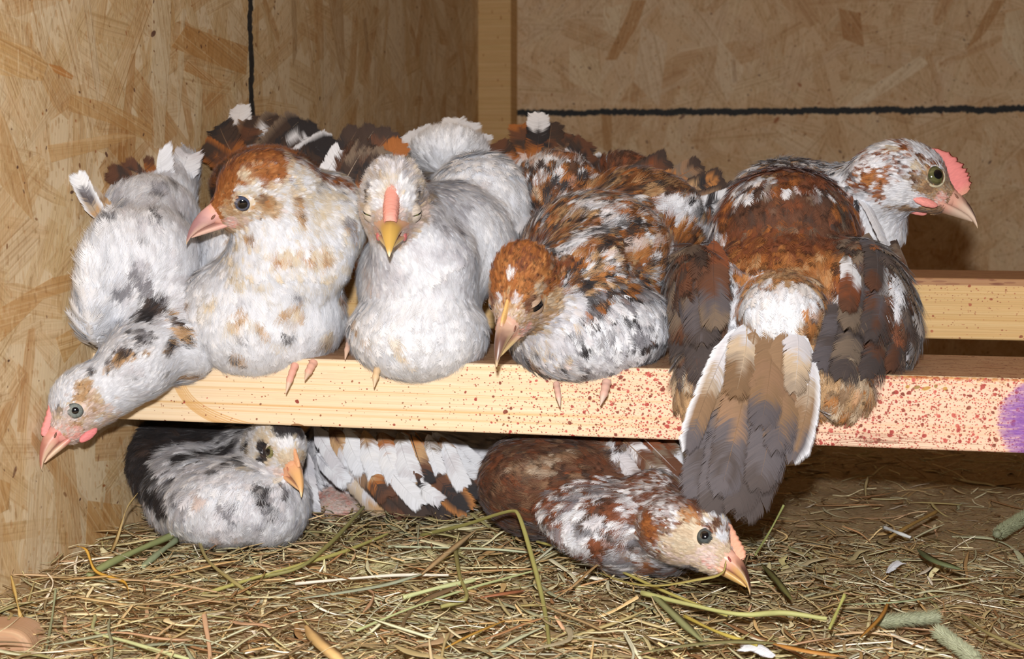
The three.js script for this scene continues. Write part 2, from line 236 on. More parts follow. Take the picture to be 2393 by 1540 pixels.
// ───────────── floor, litter, hay ─────────────
function litterHeight(x, z) {
  const wallMound = 0.004 * Math.exp(-Math.max(0, x - WALL_X) / 0.045) ;
  const n = noise3(x * 14 + 5, 3, z * 14) * 0.6 + noise3(x * 45, 9, z * 45) * 0.3 + noise3(x * 130, 1, z * 130) * 0.12;
  const bare = Math.exp(-(((x - 0.03) / 0.03) ** 2 + ((z + 0.60) / 0.018) ** 2)) + Math.exp(-(((x + 0.05) / 0.05) ** 2 + ((z + 0.555) / 0.012) ** 2)) * 0.7 + Math.exp(-(((x + 0.09) / 0.05) ** 2 + ((z + 0.83) / 0.03) ** 2));
  const left = 0.004 * (1 - sstep(-0.12, 0.02, x));
  return 0.0075 + wallMound + left + 0.009 * (n - 0.5) - 0.014 * Math.min(1, bare) - 0.004 * sstep(0, 0.15, x);
}
{
  const r = rng(77), [c, x] = canvasOf(1024, 1024), S = 0.5;
  x.fillStyle = '#6f5848'; x.fillRect(0, 0, 1024, 1024); x.scale(1024 / S, 1024 / S);
  for (let i = 0; i < 9000; i++) { x.globalAlpha = 0.25 + 0.35 * r(); x.fillStyle = ['#5d4438', '#7d6552', '#8a7360', '#4f3a30', '#6b4f42', '#77604a'][i % 6]; x.beginPath(); x.ellipse(r() * S, r() * S, 0.0005 + 0.006 * r() * r(), 0.0004 + 0.002 * r() * r(), (r() - 0.5) * 0.6, 0, 7); x.fill(); }
  for (let i = 0; i < 5200; i++) { x.globalAlpha = 0.7 * r() + 0.2; x.fillStyle = ['#d8cbb8', '#a98f70', '#c6b290', '#e6e0d6'][i % 4]; x.beginPath(); x.ellipse(r() * S, r() * S, 0.0002 + 0.0004 * r(), 0.0002 + 0.0003 * r(), 0, 0, 7); x.fill(); }
  const t = texOf(c); t.repeat.set(4, 4);
  const f = struct(panel(1.7, 0.02, 2.4, std({ map: t, roughness: 0.95 })), 'floor'); f.position.set(0.4, -0.01, -0.62);
  // fine chaff that covers most of the boards
  const [c2, y] = canvasOf(2048, 2048), S2 = 0.36; y.fillStyle = '#a68e6c'; y.fillRect(0, 0, 2048, 2048); y.scale(2048 / S2, 2048 / S2);
  const tones = ['#9a8358', '#8a7148', '#b39d6e', '#6f5634', '#a3894f', '#7c6a48', '#c3ae80', '#8d8458', '#5d4630', '#946a3a', '#a0a07c', '#d8c8a4'];
  for (let i = 0; i < 42000; i++) {
    const L = 0.0015 + 0.008 * r() * r(), a = (r() - 0.5) * 2.4; y.save(); y.translate(r() * S2, r() * S2); y.rotate(a);
    y.globalAlpha = 0.65 + 0.3 * r(); y.fillStyle = tones[Math.floor(r() * tones.length)]; y.fillRect(-L / 2, 0, L, 0.0002 + 0.0009 * r() * r()); y.restore();
  }
  const t2 = texOf(c2), nx = 220, nz = 200, x0 = WALL_X, x1 = 0.62, z0 = BACK_Z, z1 = -0.3, pos = [], uv = [], idx = [];
  for (let j = 0; j <= nz; j++) for (let i = 0; i <= nx; i++) { const px = lerp(x0, x1, i / nx), q = j / nz, pz = lerp(z1, z0, q); pos.push(px, litterHeight(px, pz), pz); uv.push(px / S2, pz / S2); }
  for (let j = 0; j < nz; j++) for (let i = 0; i < nx; i++) { const a = j * (nx + 1) + i, b = a + nx + 1; idx.push(a, a + 1, b, a + 1, b + 1, b); }
  const l = place(new THREE.Mesh(geo(pos, idx, null, uv), std({ map: t2, bumpMap: t2, bumpScale: 0.0008, roughness: 0.95 })), 'chaff_litter');
  tag(l, 'fine brown hay chaff spread over the coop floor boards', 'litter', null, 'stuff');
}
// a flat blade or a round stem along a polyline, ends cut
function blade(pts, w, round, col, twist = 0) {
  const curve = new THREE.CatmullRomCurve3(pts, false, 'centripetal'), n = Math.max(6, pts.length * 5), pos = [], idx = [], cols = [], k = round ? 6 : 4, up = V(0, 1, 0);
  for (let i = 0; i <= n; i++) {
    const t = i / n, p = curve.getPoint(t), d = curve.getTangent(t), s = V().crossVectors(d, up).normalize(), u = V().crossVectors(s, d).normalize();
    s.applyAxisAngle(d, twist * t); u.applyAxisAngle(d, twist * t);
    const ww = w * (round ? 0.5 * (0.85 + 0.15 * Math.cos(t * 9)) : 0.5 * Math.min(1, 0.35 + 3 * Math.min(t, 1 - t)));
    for (let q = 0; q < k; q++) { const a = q / k * Math.PI * 2, h = round ? ww : ww * 0.22; const v = p.clone().addScaledVector(s, Math.cos(a) * ww).addScaledVector(u, Math.sin(a) * h); pos.push(v.x, v.y, v.z); const j = (round ? 1 : q === 1 ? 1.12 : 0.95) * (0.92 + 0.16 * hash3(i, q, Math.round(w * 1e6))); cols.push(col.r * j, col.g * j, col.b * j); }
  }
  for (let i = 0; i < n; i++) for (let q = 0; q < k; q++) { const a = i * k + q, b = i * k + (q + 1) % k; idx.push(a, b, b + k, a, b + k, a + k); }
  for (const i of [0, n]) { const s = i * k; for (let q = 1; q < k - 1; q++) i ? idx.push(s, s + q, s + q + 1) : idx.push(s, s + q + 1, s + q); }
  return geo(pos, idx, cols);
}
const vcMat = std({ vertexColors: true, roughness: 0.62, side: THREE.DoubleSide });
const HAY = ['#a39a78', '#968c66', '#8c7f5e', '#7c6c4c', '#b5a684', '#9c8a68', '#b0a880', '#a59c6c', '#c5bd92', '#8f8a60', '#b39a6c', '#a58a5e', '#8a6a44', '#c9b082', '#9fa286', '#84866c', '#d8cfa8', '#9a7450', '#b4b496', '#c2bfa4', '#6f5c42', '#b49a78', '#8c7654', '#c8c4a0', '#e2dccb', '#b08e70', '#a0a08c', '#7a5a3c'].map((h) => new THREE.Color(h));
{
  const r = rng(404), white = new THREE.Color(1, 1, 1);
  const kinds = [
    blade([V(-0.5, 0, 0), V(-0.1, 0.012, 0.02), V(0.2, 0.008, -0.01), V(0.5, -0.004, 0.01)], 0.05, false, white, 1),
    blade([V(-0.5, 0, 0.03), V(0, 0.02, -0.03), V(0.5, 0, 0.05)], 0.035, true, white),
    blade([V(-0.5, 0, 0), V(-0.2, 0.03, 0.08), V(0.2, 0.03, 0.08), V(0.5, 0.01, -0.06)], 0.06, false, white, 2.5),
    blade([V(-0.5, 0, 0.1), V(-0.2, 0.06, 0), V(0.1, 0.02, -0.12), V(0.5, 0.03, -0.05)], 0.02, true, white),
    blade([V(-0.5, 0, 0), V(0.5, 0.005, 0.01)], 0.16, false, white, 0.6),
  ];
  const heap = place(new THREE.Group(), 'loose_hay'); tag(heap, 'loose dry hay strewn thickly over the coop floor', 'hay', null, 'stuff');
  const counts = [2600, 1100, 2200, 7000, 14000];
  kinds.forEach((g, k) => {
    const im = new THREE.InstancedMesh(g, vcMat, counts[k]), m = new THREE.Matrix4(), q = new THREE.Quaternion(), e = new THREE.Euler(), c = new THREE.Color();
    for (let i = 0; i < counts[k]; i++) {
      let x, z; do { x = lerp(WALL_X + 0.004, 0.42, r()); z = lerp(-0.47, r() < 0.3 ? -1.2 : -0.86, r()); } while (false);
      const left = 1 - sstep(-0.1, 0.1, x), base = litterHeight(x, z), L = (k === 4 ? 0.003 + 0.012 * r() * r() : k === 3 ? 0.006 + 0.028 * r() * r() : 0.009 + 0.05 * r() * r() + 0.02 * r() * left), buried = base < 0.001 && r() < 0.75;
      e.set((r() - 0.5) * 0.5, (r() - 0.5) * (r() < 0.35 ? 2.2 : 6.28), (r() - 0.5) * (r() < 0.3 ? 1.0 : 0.34)); q.setFromEuler(e);
      const lx = x, wallGap = x - WALL_X; if (wallGap < L * 0.5) x = WALL_X + L * 0.5 + 0.001;
      const big = r() < 0.16 ? 2.4 : 1, th = k === 4 ? 0.6 + 0.8 * r() : (0.4 + 0.7 * r()) * big, wd = (k === 4 ? L * 0.9 : k === 3 ? 0.03 : 0.05) * th;
      m.compose(V(x, base + (buried ? -0.02 : 0.001 + 0.0085 * r() * r() * (0.4 + left)), z), q, V(L, k === 3 ? L : L * 0.5, wd)); im.setMatrixAt(i, m);
      c.copy(HAY[Math.floor(r() * HAY.length)]).multiplyScalar(1.1 + 0.55 * r()); if (r() < 0.25) c.lerp(HAY[10], 0.35); if (x > 0 && r() < 0.5) c.lerp(HAY[12], 0.35); im.setColorAt(i, c);
    }
    place(im, ['leaf_blade', 'stem', 'curled_leaf', 'fine_stem', 'leaf_scrap'][k], heap); im.userData.kind = 'stuff';
  });
}

// ───────────── birds: shared machinery ─────────────
const COL = {
  w: [0.76, 0.79, 0.85], W: [0.82, 0.84, 0.88], g: [0.50, 0.51, 0.57], s: [0.22, 0.22, 0.25], S: [0.30, 0.27, 0.27], k: [0.025, 0.022, 0.025], n: [0.055, 0.035, 0.028], b: [0.13, 0.055, 0.03],
  r: [0.21, 0.065, 0.025], o: [0.36, 0.125, 0.03], O: [0.47, 0.20, 0.06], t: [0.52, 0.33, 0.17], c: [0.67, 0.585, 0.45], e: [0.62, 0.50, 0.36], p: [0.80, 0.44, 0.38], q: [0.72, 0.60, 0.56], m: [0.28, 0.17, 0.10], y: [0.20, 0.15, 0.11], l: [0.63, 0.63, 0.68], h: [0.42, 0.34, 0.26], a: [0.115, 0.102, 0.112], d: [0.25, 0.155, 0.085], f: [0.078, 0.062, 0.060],
};
// plumage geometry: one contour feather of separate barbs on a shaft; base at the origin, tip at y = 1, width 1 across x, outer face +z
function featherGeo(seed, nb, tone) {
  const r = rng(seed), pos = [], nor = [], col = [], idx = [];
  const z = (x, y) => 0.06 * Math.sin(Math.PI * y * 0.92) - 0.2 * x * x, prof = (t) => 0.5 * Math.pow(Math.sin(Math.PI * (0.1 + 0.86 * Math.pow(t, 0.85))), 0.7);
  const put = (x, y, c) => { pos.push(x, y, z(x, y)); nor.push(x * 0.5, 0.1, 1); col.push(c, c, c); return pos.length / 3 - 1; };
  for (const s of [-1, 1]) for (let i = 0; i < nb; i++) {
    const q = i / nb, t0 = q * 0.84 + 0.02, t1 = Math.min(1.06, t0 + 0.2 + 0.12 * r() + 0.06 * q), w = prof(Math.min(1, t0 + 0.12)) * (0.75 + 0.4 * r()), h = 0.84 / nb * 1.5, m = 0.5 + 0.12 * r(), sh = 0.965 + 0.07 * r();
    const c0 = sh * tone(t0, 0), c1 = sh * tone(lerp(t0, t1, m), 0.6), c2 = sh * tone(t1, 1), mm = m * (1.15 - 0.15 * m);
    const a = put(0, t0 - h * 0.3, c0), b = put(0, t0 + h * 0.7, c0), c = put(s * w * mm, lerp(t0, t1, m) - h * 0.4, c1), d = put(s * w * mm, lerp(t0, t1, m) + h * 0.4, c1), e = put(s * w, t1 + 0.02, c2);
    s > 0 ? idx.push(a, c, b, b, c, d, c, e, d) : idx.push(a, b, c, b, d, c, c, d, e);
  }
  for (let i = 0; i < 9; i++) { const x0 = (i - 4) * 0.022, x1 = x0 * 2.4 + (r() - 0.5) * 0.05, c = tone(1, 0.3) * (0.97 + 0.06 * r()), a = put(x0 - 0.018, 0.76, c), b = put(x0 + 0.018, 0.76, c), d = put(x1, 1.03 + (r() - 0.5) * 0.1 - Math.abs(x0) * 0.8, c); idx.push(a, b, d); }
  return geo(pos, idx, col, null, nor);
}
function tuftGeo(seed, n, spread) {   // loose down: a spray of fine hairs
  const r = rng(seed), pos = [], nor = [], idx = [], col = [];
  for (let i = 0; i < n; i++) {
    const a = (r() - 0.5) * spread, up = r() * 0.2, L = 0.6 + 0.55 * r(), w = 0.0095, bend = (r() - 0.5) * 0.5, s = pos.length / 3, x0 = (r() - 0.5) * 0.3, k = 0.9 + 0.2 * r();
    for (let j = 0; j <= 3; j++) { const t = j / 3, y = Math.cos(a) * t * L, x = x0 + Math.sin(a + bend * t) * t * L, zz = up * t * (1.4 - t); for (const e of [-1, 1]) { pos.push(x + e * w * (1 - 0.8 * t), y, zz); nor.push(x * 0.4, 0.15, 1); col.push(k, k, k); } }
    for (let j = 0; j < 3; j++) { const q = s + j * 2; idx.push(q, q + 1, q + 3, q, q + 3, q + 2); }
  }
  return geo(pos, idx, col, null, nor);
}
const FEATHERS = [
  featherGeo(1, 30, () => 1), featherGeo(2, 30, (t, e) => 1 + 0.06 * e), featherGeo(3, 22, (t, e) => 0.96 + 0.06 * t),
  featherGeo(4, 30, (t) => t > 0.8 ? 0.3 : 1), featherGeo(5, 30, (t, e) => e < 0.3 ? 0.45 : 1.05), featherGeo(6, 30, (t, e) => e > 0.8 ? 1.5 : 0.85),
];
const TUFTS = [tuftGeo(7, 26, 0.7), tuftGeo(8, 24, 1.1)];
const plumeMat = new THREE.MeshPhysicalMaterial({ vertexColors: true, roughness: 0.8, side: THREE.DoubleSide, sheen: 0.35, sheenColor: new THREE.Color(0.9, 0.92, 1), sheenRoughness: 0.55 });
plumeMat.name = 'feather';
const skinMat = std({ vertexColors: true, roughness: 0.62 });
const hornMat = new THREE.MeshPhysicalMaterial({ vertexColors: true, roughness: 0.38, clearcoat: 0.25, clearcoatRoughness: 0.3 });
const eyeMat = new THREE.MeshPhysicalMaterial({ vertexColors: true, roughness: 0.12, clearcoat: 1, clearcoatRoughness: 0.03 });

// signed distance of a body: round cones and ellipsoids under a smooth minimum
class Form {
  constructor(k) { this.k = k; this.prims = []; }
  cone(a, ra, b, rb, o) { const d = b.clone().sub(a), l2 = d.lengthSq(); this.prims.push({ t: 0, a, b, d, l2, ra, rb, c: a.clone().add(b).multiplyScalar(0.5), R: Math.max(ra, rb) + Math.sqrt(l2) / 2, ...o }); }
  ell(c, ax, rad, o) { this.prims.push({ t: 1, c, ax, rad, R: Math.max(...rad), ...o }); }
  one(p, x, y, z) {
    if (p.t === 0) { let h = p.l2 > 0 ? ((x - p.a.x) * p.d.x + (y - p.a.y) * p.d.y + (z - p.a.z) * p.d.z) / p.l2 : 0; h = h < 0 ? 0 : h > 1 ? 1 : h; const qx = x - p.a.x - p.d.x * h, qy = y - p.a.y - p.d.y * h, qz = z - p.a.z - p.d.z * h; return Math.sqrt(qx * qx + qy * qy + qz * qz) - (p.ra + (p.rb - p.ra) * h); }
    const X = x - p.c.x, Y = y - p.c.y, Z = z - p.c.z, [a, b, c] = p.ax, [ra, rb, rc] = p.rad;
    const u = (X * a.x + Y * a.y + Z * a.z) / ra, v = (X * b.x + Y * b.y + Z * b.z) / rb, w = (X * c.x + Y * c.y + Z * c.z) / rc;
    const k0 = Math.sqrt(u * u + v * v + w * w), k1 = Math.sqrt(u * u / ra / ra + v * v / rb / rb + w * w / rc / rc);
    return k1 < 1e-9 ? -Math.min(ra, rb, rc) : k0 * (k0 - 1) / k1;
  }
  d(x, y, z) {
    let s = 1e9; const K = this.k;
    for (const p of this.prims) { const e = this.one(p, x, y, z), k = p.k ?? K, h = k - Math.abs(s - e); s = Math.min(s, e); if (h > 0) s -= h * h / (4 * k); }
    return s;
  }
  grad(x, y, z, e = 0.0004) { return V(this.d(x + e, y, z) - this.d(x - e, y, z), this.d(x, y + e, z) - this.d(x, y - e, z), this.d(x, y, z + e) - this.d(x, y, z - e)).normalize(); }
  // first point of the surface along a sight line
  hit(px, py) {
    const dir = ray(px, py).normalize(); let t = 0.45, best = 1e9, bt = t;
    for (let i = 0; i < 220 && t < 1.4; i++) { const q = EYE.clone().addScaledVector(dir, t), d = this.d(q.x, q.y, q.z); if (d < best) { best = d; bt = t; } if (d < 0.0003) break; t += Math.max(0.0006, d * 0.8); }
    return EYE.clone().addScaledVector(dir, bt);
  }
  weights(x, y, z) { let m = 1e9; const ds = this.prims.map((p) => { const e = this.one(p, x, y, z) - (p.bias || 0); if (e < m) m = e; return e; }); let s = 0; const w = ds.map((e) => { const q = Math.exp(-(e - m) / 0.0045); s += q; return q; }); return w.map((q) => q / s); }
  // surface nets
  mesh(cell) {
    const lo = V(1e9, 1e9, 1e9), hi = V(-1e9, -1e9, -1e9);
    for (const p of this.prims) for (const q of p.t ? [p.c] : [p.a, p.b]) { const R = p.t ? p.R : Math.max(p.ra, p.rb); lo.min(q.clone().addScalar(-R)); hi.max(q.clone().addScalar(R)); }
    lo.addScalar(-cell * 3); hi.addScalar(cell * 3);
    const nx = Math.ceil((hi.x - lo.x) / cell), ny = Math.ceil((hi.y - lo.y) / cell), nz = Math.ceil((hi.z - lo.z) / cell), f = new Float32Array((nx + 1) * (ny + 1) * (nz + 1)), at = (i, j, k) => (k * (ny + 1) + j) * (nx + 1) + i, B = 4;
    f.fill(NaN);
    for (let K = 0; K <= nz; K += B) for (let J = 0; J <= ny; J += B) for (let I = 0; I <= nx; I += B) {   // skip blocks far from the surface
      const cx = lo.x + (I + B / 2) * cell, cy = lo.y + (J + B / 2) * cell, cz = lo.z + (K + B / 2) * cell, dd = this.d(cx, cy, cz), far = Math.abs(dd) > cell * B * 1.6 + 0.004;
      for (let k = K; k < Math.min(K + B, nz + 1); k++) for (let j = J; j < Math.min(J + B, ny + 1); j++) for (let i = I; i < Math.min(I + B, nx + 1); i++) f[at(i, j, k)] = far ? dd : this.d(lo.x + i * cell, lo.y + j * cell, lo.z + k * cell);
    }
    const id = new Int32Array(f.length).fill(-1), pos = [], idx = [];
    for (let k = 0; k < nz; k++) for (let j = 0; j < ny; j++) for (let i = 0; i < nx; i++) {
      let m = 0, n = 0, x = 0, y = 0, z = 0; const c = [];
      for (let q = 0; q < 8; q++) { const v = f[at(i + (q & 1), j + (q >> 1 & 1), k + (q >> 2))]; c.push(v); if (v < 0) m++; }
      if (m === 0 || m === 8) continue;
      for (let a = 0; a < 8; a++) for (const b of [a | 1, a | 2, a | 4]) if (b !== a && (c[a] < 0) !== (c[b] < 0)) { const t = c[a] / (c[a] - c[b]); x += (a & 1) + t * ((b & 1) - (a & 1)); y += (a >> 1 & 1) + t * ((b >> 1 & 1) - (a >> 1 & 1)); z += (a >> 2) + t * ((b >> 2) - (a >> 2)); n++; }
      id[at(i, j, k)] = pos.length / 3; pos.push(lo.x + (i + x / n) * cell, lo.y + (j + y / n) * cell, lo.z + (k + z / n) * cell);
    }
    for (let k = 1; k < nz; k++) for (let j = 1; j < ny; j++) for (let i = 1; i < nx; i++) {
      const v = f[at(i, j, k)] < 0, e = (a, b, c, d, flip) => flip ? idx.push(a, b, c, a, c, d) : idx.push(a, c, b, a, d, c);
      if (v !== f[at(i + 1, j, k)] < 0) e(id[at(i, j - 1, k - 1)], id[at(i, j, k - 1)], id[at(i, j, k)], id[at(i, j - 1, k)], v);
      if (v !== f[at(i, j + 1, k)] < 0) e(id[at(i - 1, j, k - 1)], id[at(i - 1, j, k)], id[at(i, j, k)], id[at(i, j, k - 1)], v);
      if (v !== f[at(i, j, k + 1)] < 0) e(id[at(i - 1, j - 1, k)], id[at(i, j - 1, k)], id[at(i, j, k)], id[at(i - 1, j, k)], v);
    }
    const nor = [];
    for (let i = 0; i < pos.length; i += 3) { let g; for (let q = 0; q < 2; q++) { const d = this.d(pos[i], pos[i + 1], pos[i + 2]); g = this.grad(pos[i], pos[i + 1], pos[i + 2]); pos[i] -= g.x * d; pos[i + 1] -= g.y * d; pos[i + 2] -= g.z * d; } nor.push(g.x, g.y, g.z); }
    return { pos, idx, nor };
  }
}
const towards = forward.clone().negate();
const cam3 = (v) => V(0, 0, 0).addScaledVector(right, v[0]).addScaledVector(upward, v[1]).addScaledVector(towards, v[2]);   // [right, up, towards the viewer]

// a head in its own frame (millimetres): f towards the beak, u towards the crown, l to the bird's left
function headFrame(h) {
  const f = cam3(h.fwd).normalize(), up = cam3(h.up), l = V().crossVectors(up, f).normalize(), u = V().crossVectors(f, l).normalize(), o = P(...h.at), s = (h.s || 1) / 1000;
  return { f, u, l, o, s, out: h.eyeOut || 0, p: (a, b, c) => o.clone().addScaledVector(f, a * s).addScaledVector(u, b * s).addScaledVector(l, c * s), v: (a, b, c) => V().addScaledVector(f, a).addScaledVector(u, b).addScaledVector(l, c) };
}
function headForm(form, F_, h) {
  const s = F_.s, o = { head: true, fl: F_.v(-1, 0.1, 0), len: h.flen || 4.2, wid: 0.42, pal: h.pal || 'w', k: 0.006, lift: h.lift ?? 10 }, face = { ...o, len: 1.8, wid: 0.42, lift: 8, fl: F_.v(-1, 0, 0), pal: h.facePal || h.pal || 'w' };
  form.ell(F_.p(-8 - 12 * ((h.puff || 1) - 1), 3.5, 0), [F_.f, F_.u, F_.l], [15.5 * s * (h.puff || 1), 11.8 * s * (h.puff || 1), 11.2 * s * (h.puff || 1)], o);
  form.cone(F_.p(-2, -1.5, 0), 10.4 * s, F_.p(13.5, -3, 0), 4.9 * s, face);
  form.cone(F_.p(-9, -7, 0), 9.4 * s, F_.p(9, -9.2, 0), 3.9 * s, { ...face, len: 2.6 });
  if (h.crest) form.ell(F_.p(-13, 9, 0), [F_.f, F_.u, F_.l], [12 * s, h.crest * s, 11.5 * s], o);
  form.cone(F_.p(-13, -1, 0), 11 * s, F_.p(-22, -6, 0), (h.nape || 11) * s, o);
}
function beakGeo(F_, c) {
  const up = [], lo = [], C = (k) => c[k] || COL[k];
  const row = (list, t) => { const n = list.length - 1, q = Math.min(n - 1, Math.floor(t * n)), u = t * n - q; return lerp(list[q], list[q + 1], u); };
  const make = (fs, tops, bots, ws, cols, peak) => {
    const pos = [], idx = [], col = [], N = 18, M = 16;
    for (let j = 0; j <= N; j++) { const t = j / N, f = row(fs, t), a = row(tops, t), b = row(bots, t), w = row(ws, t);
      for (let i = 0; i < M; i++) { const th = i / M * Math.PI * 2, sn = Math.sin(th), u = (a + b) / 2 + (a - b) / 2 * sn, l = w * Math.cos(th) * (1 - peak * Math.max(0, sn) ** 2 * 0.5); const p = F_.p(f, u, l); pos.push(p.x, p.y, p.z); const cc = cols(t, sn, hash3(i, j, 7)); col.push(...cc); } }
    for (let j = 0; j < N; j++) for (let i = 0; i < M; i++) { const A = j * M + i, B = j * M + (i + 1) % M; idx.push(A, B, B + M, A, B + M, A + M); }
    return geo(pos, idx, col);
  };
  const mix = (a, b, t) => a.map((x, i) => lerp(x, b[i], t));
  const upper = make([8, 12, 16, 20.5, 25, 28.5, 31.2, 32.2], [1.8, 2.2, 1.6, 0.2, -2.6, -6.0, -9.4, -11.8], [-7.8, -7.6, -7.3, -7.4, -8.0, -9.2, -11.2, -12.2], [6.8, 5.7, 4.5, 3.5, 2.6, 1.7, 0.8, 0.2].map((e) => e * (c.wide || 1)),
    (t, sn, n) => mix(mix(c.base, c.mid, sstep(0.2, 0.45, t)), mix(c.ridge, c.edge, sstep(0.3, -0.4, sn)), sstep(0.3, 0.62, t + n * 0.08)).map((x, i) => lerp(x, c.tip[i], sstep(0.8, 0.97, t))), 0.9);
  const lower = make([5, 10, 16, 21, 25.5, 28.6], [-7.0, -7.0, -6.9, -7.1, -7.8, -9.4], [-11.6, -11.5, -11.2, -10.8, -10.4, -10.1], [6.6, 5.6, 4.2, 3.0, 1.8, 0.3].map((e) => e * (c.wide || 1)), (t, sn, n) => mix(mix(c.base, c.edge, sstep(0.25, 0.6, t + n * 0.06)), [0.22, 0.1, 0.08], 0.75 * sstep(0.25, 0.7, sn)), 0);
  return [upper, lower];
}
function combGeo(F_, c) {   // serrated plate along the forehead
  const B = [[19.5, 0.6], [16.5, 2.2], [12.5, 4.0], [8.5, 6.6], [4.2, 10], [0, 12.6], [-6, 14.6]].map((q) => V(q[0], q[1], 0)), cv = new THREE.CatmullRomCurve3(B), N = 60, M = 7, pos = [], col = [], idx = [], r = rng(c.seed || 5);
  const s1 = c.reach || 0.86, wob = c.wobble || 0;
  for (let i = 0; i <= N; i++) {
    const t = i / N, p = cv.getPoint(t * s1), d = cv.getTangent(t * s1), nn = V(-d.y, d.x, 0); if (nn.y < 0) nn.negate(); nn.add(V(0.35, 0.1, 0)).normalize();
    const saw = c.teeth ? Math.abs(((t * c.teeth) % 1) - 0.5) * 2 : 0, hgt = c.h * Math.pow(Math.sin(Math.PI * (0.05 + 0.91 * Math.pow(t, c.skew || 0.85))), 0.6) * (1 - 0.16 * saw) + (r() - 0.5) * c.h * 0.04;
    for (let j = 0; j <= 2 * M; j++) { const side = j < M ? -1 : 1, v = 1 - Math.abs(j - M) / M, th = c.t * Math.sqrt(Math.max(0, 1 - v ** 2.6)) * 0.5 * (0.75 + 0.25 * Math.sin(Math.PI * t)) * (1 + 0.16 * (hash3(i, j, 3) - 0.5)); const q = p.clone().addScaledVector(nn, -1.2 + v * (hgt + 1.2)); const w = F_.p(q.x, q.y, side * th + wob * Math.sin(t * 7) * v); pos.push(w.x, w.y, w.z); const k = 0.92 + 0.16 * hash3(i * 3, j, 11), cc = c.col.map((x, a) => lerp(x, (c.col2 || c.col)[a], sstep(0.25, 0, t)) * k); col.push(...cc); }
  }
  const R = 2 * M + 1; for (let i = 0; i < N; i++) for (let j = 0; j < R - 1; j++) { const a = i * R + j, b = a + R; idx.push(a, b, b + 1, a, b + 1, a + 1); }
  return geo(pos, idx, col);
}
function eyeGeo(F_, side, iris, pupil, es = 1) {
  const ax = F_.v(0.22, 0.08, side).normalize(), g = new THREE.SphereGeometry(5.1 * F_.s * es, 40, 56), q = new THREE.Quaternion().setFromUnitVectors(V(0, 1, 0), ax), c = F_.p(0.3, 0.2, side * (7.6 + F_.out - (es - 1) * 3)), p = g.attributes.position, col = [];
  for (let i = 0; i < p.count; i++) { const y = p.getY(i) / (5.1 * F_.s * es), a = Math.acos(clamp(y, -1, 1)); const n = 0.85 + 0.3 * hash3(Math.round(Math.atan2(p.getZ(i), p.getX(i)) * 9), 3, 5); col.push(...(a < pupil ? [0.006, 0.006, 0.008] : a < 0.86 ? iris.map((x) => x * n * (a > 0.72 ? 0.7 : 1)) : [0.08, 0.07, 0.05])); }
  g.applyQuaternion(q); g.translate(c.x, c.y, c.z); g.setAttribute('color', new THREE.Float32BufferAttribute(col, 3)); return g;
}
function tinted(g, rgb, jit = 0.1) { const p = g.attributes.position, c = []; for (let i = 0; i < p.count; i++) { const k = 1 + jit * (hash3(Math.round(p.getX(i) * 4e3), Math.round(p.getY(i) * 4e3), Math.round(p.getZ(i) * 4e3)) - 0.5) * 2; c.push(rgb[0] * k, rgb[1] * k, rgb[2] * k); } g.setAttribute('color', new THREE.Float32BufferAttribute(c, 3)); if (g.index === null) g = g; return g; }
function lidRing(F_, side, rgb, r = 4.7, tube = 0.85) { const ax = F_.v(0.22, 0.08, side).normalize(), g = new THREE.TorusGeometry(r * F_.s, tube * F_.s, 10, 40); g.applyQuaternion(new THREE.Quaternion().setFromUnitVectors(V(0, 0, 1), ax)); const c = F_.p(0.75, 0.35, side * 9.7); g.translate(c.x, c.y, c.z); return tinted(g, rgb, 0.2); }
function lidShell(F_, side, rgb, open) {   // closed lids: two shells over the eyeball that leave a slit of "open" (0 shut)
  const ax = F_.v(0.22, 0.08, side).normalize(), fw = F_.v(1, -0.15, 0), gs = [];
  for (const part of [1, -1]) { const g = new THREE.SphereGeometry(5.5 * F_.s, 28, 14, 0, Math.PI * 2, 0, Math.PI / 2 * (1 - (part > 0 ? open[0] : open[1]))); const up = V().crossVectors(ax, fw).normalize().multiplyScalar(part); if (up.dot(F_.u) * part < 0) up.negate(); g.applyQuaternion(new THREE.Quaternion().setFromUnitVectors(V(0, 1, 0), up)); const c = F_.p(0.3, 0.2, side * (7.6 + F_.out)); g.translate(c.x, c.y, c.z); gs.push(g); }
  return tinted(mergeGeometries(gs), rgb, 0.22);
}
function blob(F_, a, b, c, ra, rb, rc, rgb, ang = 0) { const g = new THREE.SphereGeometry(1, 28, 20); g.scale(ra * F_.s, rb * F_.s, rc * F_.s); const p = g.attributes.position; for (let i = 0; i < p.count; i++) { const k = 1 + 0.09 * (noise3(p.getX(i) * 900, p.getY(i) * 900, p.getZ(i) * 900) - 0.5); p.setXYZ(i, p.getX(i) * k, p.getY(i) * k, p.getZ(i) * k); } g.rotateZ(ang); g.applyMatrix4(new THREE.Matrix4().makeBasis(F_.f, F_.u, F_.l.clone().negate())); const o = F_.p(a, b, c); g.translate(o.x, o.y, o.z); g.computeVertexNormals(); return tinted(g, rgb, 0.14); }

